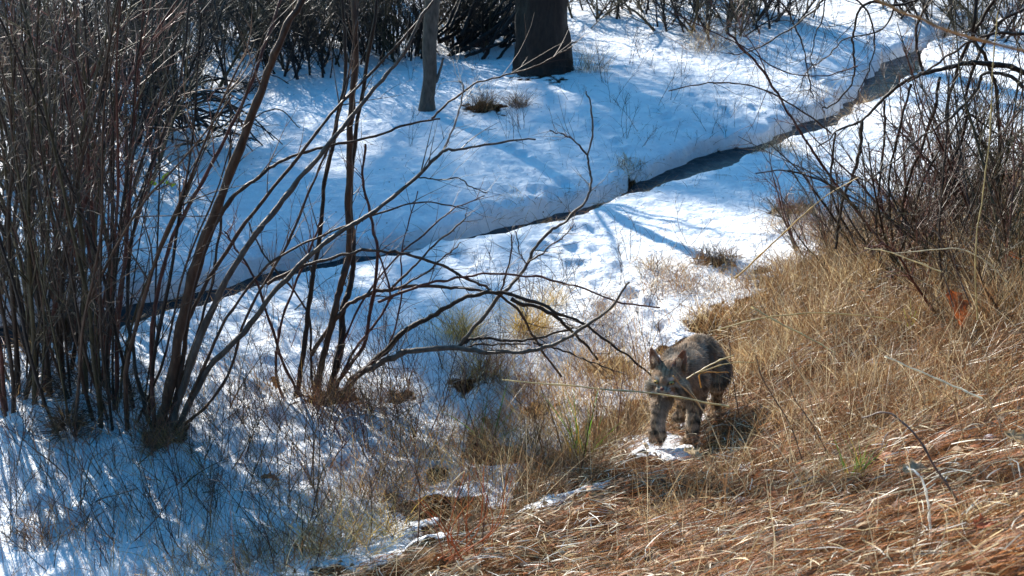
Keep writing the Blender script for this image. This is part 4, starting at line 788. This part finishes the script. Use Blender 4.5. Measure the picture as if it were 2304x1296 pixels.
def bankf(x, y):
    cd_, cs_, w_ = seg_dist(CREEK, x, y); e = cd_-w_+edge_n(x, y); return in_view(x, y)*(e > -.06)*(e < .07)*sstep(-.05, .15, vnoise(x, y, 1.7))*np.where(cs_ > 0, 1., .35)
n = 3600; q = scatter(n, (-5, 8, 6, 18), bankf); B = np.column_stack([q, zh(q[:, 0], q[:, 1])-.01])
Vv, Ff, Cc = upright(B, rng.uniform(.04, .17, n), rng.uniform(.2, 1.3, n), rng.uniform(.002, .004, n), pick(BRN+[(.07, .05, .03), (.3, .22, .1)], n, .35), 5, rng.uniform(.2, .9, n))
tag(link('bank_grass', mesh_np('bank_grass', Vv, Ff, Cc), M_GRASS), 'brown dead grass hanging over the ragged stream edges', 'grass', kind='stuff')
# upright stems and seed stalks standing on the back of the slope
n = 12500; q = scatter(n, (-1, 5.5, 2.8, 11), lambda x, y: slope_f(x, y)*(.12+.88*sstep(4.2, 5.6, y+.3*x))*(.04+.96*sstep(.02, .2, vnoise(x, y, 2.6)+.06))); B = np.column_stack([q, zh(q[:, 0], q[:, 1])-.01])
Vv, Ff, Cc = upright(B, rng.uniform(.12, .52, n)*(1+.5*(rng.random(n) < .1)), rng.uniform(.0, .85, n), rng.uniform(.0014, .0032, n), pick([(.46, .33, .18), (.60, .49, .32), (.24, .13, .06), (.15, .075, .035), (.09, .05, .027), (.20, .10, .045), (.32, .20, .10)], n, .3), 6, rng.uniform(0, .35, n))
tag(link('tall_grass', mesh_np('tall_grass', Vv, Ff, Cc), M_GRASS), 'tall thin brown grass standing on the back of the slope', 'grass', kind='stuff')

# long single stalks
def stalk(label, pts, wpx, Yb, dY, col, name='grass_stalk', cat='grass stalk', seed=False, mat=None):
    P = px_curve(pts, Yb, dY, max(14, len(pts)*6), .002); dist = np.linalg.norm(P-CAM, axis=1); T = Tubes(P[0]); T.add(P, np.linspace(*wpx, len(P))*.62/2/F_PX*dist*(1+.5*(np.arange(len(P)) % 6 == 0)), col, 5)
    if seed:
        for i in range(len(P)//2, len(P)):
            for _ in range(3): T.add(walk(P[i], (P[i]-P[i-1])/np.linalg.norm(P[i]-P[i-1])*1.5+rng.normal(0, .4, 3), .012, 3, .05), [.0012, .0016, .0004], col, 3)
    o = T.build(name, mat or M_GRASS, None, P[0]); return tag(o, label, cat)
YC = ground(1542, 1003)[1]
ST = (.66, .55, .30)
stalk('long straight straw stalk crossing in front of the bobcat chest', [(1640, 915), (1500, 890), (1320, 872), (1136, 855)], (7, 5), YC-.5, -.1, ST, seed=True)
stalk('straw stalk crossing the bobcat flank, steeper of two', [(1545, 852), (1600, 820), (1650, 800)], (4, 5), YC-.35, 0, ST)
stalk('straw stalk crossing the bobcat flank, flatter of two', [(1560, 842), (1640, 818), (1700, 815)], (4, 3), YC-.35, 0, ST)
stalk('bent orange straw with a sharp kink beside the bobcat', [(1578, 872), (1574, 842), (1600, 837), (1640, 838)], (5, 3), YC-.35, 0, (.6, .35, .1))
stalk('straw leaning across the bobcat face and leg', [(1600, 960), (1565, 900), (1530, 865), (1514, 845)], (4, 5), YC-.4, 0, (.5, .33, .16))
stalk('long tan seed stalk rising from snow to the shrubs at the right', [(1655, 625), (1720, 565), (1790, 500), (1860, 440), (1930, 400)], (7, 3), 7.4, -.6, (.6, .45, .22), seed=True)
stalk('bright straw arching from the shrubs down to the slope, upper one', [(2120, 612), (2060, 590), (2000, 567), (1945, 558)], (5, 3), 5.6, 0, (.75, .66, .42))
stalk('white arching straw ending on the needles near the right edge', [(2265, 635), (2220, 590), (2160, 560), (2100, 562), (2010, 570)], (5, 3), 5.5, 0, (.75, .66, .46))
stalk('bright straw sloping down through the grass below the shrubs', [(1690, 690), (1760, 730), (1830, 765), (1880, 795)], (6, 5), 5.9, -.3, ST)
stalk('straw arch curving over the tawny grass of the slope', [(1620, 740), (1720, 715), (1840, 704), (1960, 712), (2030, 725)], (5, 4), 5.7, -.2, (.62, .5, .25))
stalk('long pale straw pointing to the lower right of the slope', [(1990, 802), (2080, 840), (2150, 870), (2210, 897)], (5, 7), 4.4, -.2, (.8, .75, .6))
stalk('blurred orange straw crossing the top right corner close by', [(1900, -30), (2020, 20), (2150, 75), (2330, 120)], (9, 9), 2.6, -.2, (.55, .32, .13))
stalk('bright bent white blade near the bottom right', [(2095, 1228), (2090, 1150), (2075, 1080), (2040, 1050)], (9, 6), 3.3, .1, (.85, .82, .75))
stalk('thin upright seed stalk before the right shrubs', [(2200, 720), (2195, 560), (2210, 450), (2225, 330), (2235, 150), (2245, 30)], (5, 4), 5.2, .1, (.5, .42, .22), seed=True)
stalk('straight pale straw at the bottom left of centre', [(990, 1130), (1020, 1085), (1045, 1062)], (4, 9), 5.0, 0, (.75, .6, .4))
stalk('brown bare stem leaning over the lower right needles', [(2230, 1240), (2170, 1150), (2110, 1060), (2060, 980), (2000, 930), (1940, 940)], (11, 5), 3.4, .2, (.16, .11, .09), 'bare_stem', 'stem', mat=M_TWIG)
for lab, pts, yy in [('dark bare stem right of the bobcat haunch', [(1660, 1070), (1665, 960), (1650, 860), (1640, 760)], 5.6), ('dark stem leaning from the lower slope towards the bobcat', [(1860, 1150), (1810, 1050), (1780, 960), (1720, 860), (1700, 800)], 4.6), ('second dark leaning stem, right of the other', [(1900, 1130), (1870, 1040), (1830, 960), (1790, 900), (1770, 850)], 4.6),
                     ('dark thin stem above the rusty oak leaf', [(2145, 690), (2130, 640), (2110, 590)], 5.5), ('dark thin stem right of the tall seed stalk', [(2185, 690), (2165, 640), (2150, 600), (2135, 540)], 5.5), ('dark twig curving over the snow patch by the front paw', [(1600, 1080), (1570, 1040), (1550, 1010), (1500, 1000), (1440, 985)], 5.9),
                     ('red stem standing at the bottom left of centre', [(940, 1230), (945, 1120), (935, 1050)], 4.6), ('red stem standing at the bottom centre', [(1085, 1240), (1090, 1160), (1100, 1100)], 4.4), ('straw brown stem leaning at the lower left from the leaning shrub', [(385, 1140), (360, 1090), (330, 1020)], 6.0)]:
    stalk(lab, pts, (5, 3), yy, .05, RD if 'red' in lab else (.10, .07, .06) if 'straw' not in lab else (.4, .28, .14), 'bare_stem', 'stem', mat=M_TWIG)
# loose orange straws in the bottom middle
for i in range(14):
    u = rng.uniform(960, 1130); a = rng.uniform(-.9, .9)
    o = stalk('orange red straw standing in the loose fan at the bottom centre', [(1040+rng.normal(0, 30), 1260), (u, 1200-rng.uniform(0, 40)), (u+60*a, 1130-rng.uniform(0, 90))], (4.5, 2.5), 4.2+rng.uniform(-.3, .3), rng.uniform(-.2, .2), (.50, .17, .06)); o['group'] = 'orange straws in a fan at the bottom centre'

# oak leaves
def oak_leaf(label, u, v, L, col, rx, rz, lift=.03, group=None):
    g = ground(u, v); n = 40; t = np.linspace(0, 1, n); lob = .40*np.sin(np.pi*np.clip(t*1.02, 0, 1))**.6*(1-.42*np.abs(np.sin(t*np.pi*3.5)))*(.6+.55*t); lob[-1] = .02
    y = (t-.5)*L; V = []; S = 5
    for s in np.linspace(-1, 1, S*2+1):
        for i in range(n): V.append((s*lob[i]*L, y[i]+abs(s)*.03*L, .14*L*(s*lob[i]/.3)**2+.08*L*math.sin(t[i]*5)+.02*L*math.sin(s*9+t[i]*7)))
    m = 2*S+1; i = (np.arange(m-1)[:, None]*n+np.arange(n-1)[None]).ravel(); c = np.tile(np.array(col), (len(V), 1))*rng.uniform(.8, 1.2, (len(V), 1))
    root = thing('oak_leaf', label, 'leaf', g+np.array([0, 0, lift]), group); root.rotation_euler = (rx, 0, rz)
    link('blade', mesh_np('blade', np.array(V), np.stack([i, i+1, i+n+1, i+n], 1), c), M_LEAF, root)
    T = Tubes((0, 0, 0)); T.add(np.array([[0, (k/9-.5)*L*1.0-(.25*L if k == 0 else 0), .08*L*math.sin(max(k/9, 0)*5)+.002] for k in range(10)]), np.linspace(.0016, .0006, 10), np.array(col)*.6, 4); T.build('stalk', M_LEAF, root)
oak_leaf('large upright rust red oak leaf on the slope beside yellow green sedge', 2142, 775, .19, (.38, .10, .028), .95, .3, .17)
oak_leaf('rust red curled oak leaf at the right edge under the shrubs', 2282, 655, .15, (.38, .10, .03), .7, 1.4, .16)
for lab, u, v, L, c, rx, rz in [('tan oak leaf lying on the bare needle patch at the bottom', 1350, 1150, .09, (.40, .25, .12), .5, 1.1), ('orange brown leaf among straw at the lower right centre', 1740, 1150, .09, (.40, .14, .05), .5, .6), ('brown leaf lying left of the low centre straw', 1095, 975, .08, (.38, .14, .05), .6, .6),
                              ('tan curled leaf near the right edge', 2290, 1040, .10, (.5, .36, .2), .5, .9), ('tan leaf under the bare leaning stem', 2060, 1100, .10, (.48, .34, .2), .3, 1.9), ('brown curled leaf on the slope below the big oak leaf', 2130, 830, .09, (.35, .22, .1), .7, 2.3), ('rust leaf standing in the snow left of the lifted paw', 1430, 945, .09, (.28, .12, .06), 1.1, .3),
                              ('pale leaf on the needles right of the front paw', 1560, 1050, .1, (.55, .4, .22), .3, .6), ('red leaf at the bottom edge of the slope', 2215, 1225, .08, (.4, .12, .05), .4, 2.0), ('rusty leaf at the foot of the upright shrub', 620, 880, .07, (.35, .16, .06), .8, .5), ('brown leaf lying in the snow by the low brush', 610, 1100, .08, (.3, .12, .06), .3, 1.5)]:
    oak_leaf(lab, u, v, L*1.2, c, rx, rz, .055)
g = ground(365, 430); T = Tubes(g); P = px_curve([(368, 470), (366, 440), (362, 405)], g[1]-.3, 0, 8); T.add(P, .003, OL, 4); s_ = thing('leafy_shoot', 'small shoot with bright yellow green leaves among the left willow stems', 'plant', g); T.build('stem', M_TWIG, s_)
Bp = np.array([at_y(u, v, g[1]-.3) for u, v in [(356, 408), (365, 402), (362, 412), (383, 418), (378, 416), (352, 415)]])-g; a = rng.uniform(0, 6.3, 6)
Pl = Bp[:, None]+np.stack([np.cos(a)*.07, np.sin(a)*.03, .01*a], 1)[:, None]*np.linspace(0, 1, 4)[None, :, None]; Vv, Ff, Cc = ribbons(Pl, np.full(6, .035), np.tile((.5, .55, .05), (6, 1)), side=np.tile([0, -1., .6], (6, 1))); link('leaves', mesh_np('leaves', Vv, Ff, Cc), M_LEAF, s_)

# stones
def stone(label, u, v, s, col):
    g = ground(u, v); k = 18; uu = np.linspace(0, 2*math.pi, k, endpoint=False); vv = np.linspace(.02, math.pi-.02, 12); U, W_ = np.meshgrid(uu, vv)
    P = np.stack([np.cos(U)*np.sin(W_), np.sin(U)*np.sin(W_), np.cos(W_)], -1).reshape(-1, 3); off = rng.random()*9
    P = P*(1+.35*vnoise(P[:, 0]+off+P[:, 2]*.7, P[:, 1]+off, 1.6)[:, None]+.12*vnoise(P[:, 0]+off, P[:, 2]+P[:, 1], 4)[:, None])*np.array([s, s*.8, s*.62])
    i = (np.arange(11)[:, None]*k); j = np.arange(k)[None]; Fe = np.stack([i+j, i+k+j, i+k+(j+1) % k, i+(j+1) % k], -1).reshape(-1, 4)
    o = link('stone', mesh_np('stone', P, Fe, np.tile(col, (len(P), 1))), M_STONE, None, (g[0], g[1], g[2]+s*.45)); o.rotation_euler = (.3, .2, rng.uniform(0, 6)); return tag(o, label, 'stone')
for lab, u, v, s in [('small white stone on the slope right of the bobcat', 1862, 876, .014), ('pale stone on the needles near the right edge', 2225, 1003, .024), ('pale stone on the needles low on the slope', 1795, 1092, .022), ('white stone pair half hidden right of the bobcat feet', 1805, 945, .018), ('small white stone in the lower straw', 2040, 1068, .018), ('pale flat stone at the left end of the low straw', 1668, 1130, .026), ('tiny white stone behind the rusty leaf', 1962, 826, .014)]:
    stone(lab, u, v, s, (.55, .53, .56) if 'white' in lab else (.42, .38, .40))
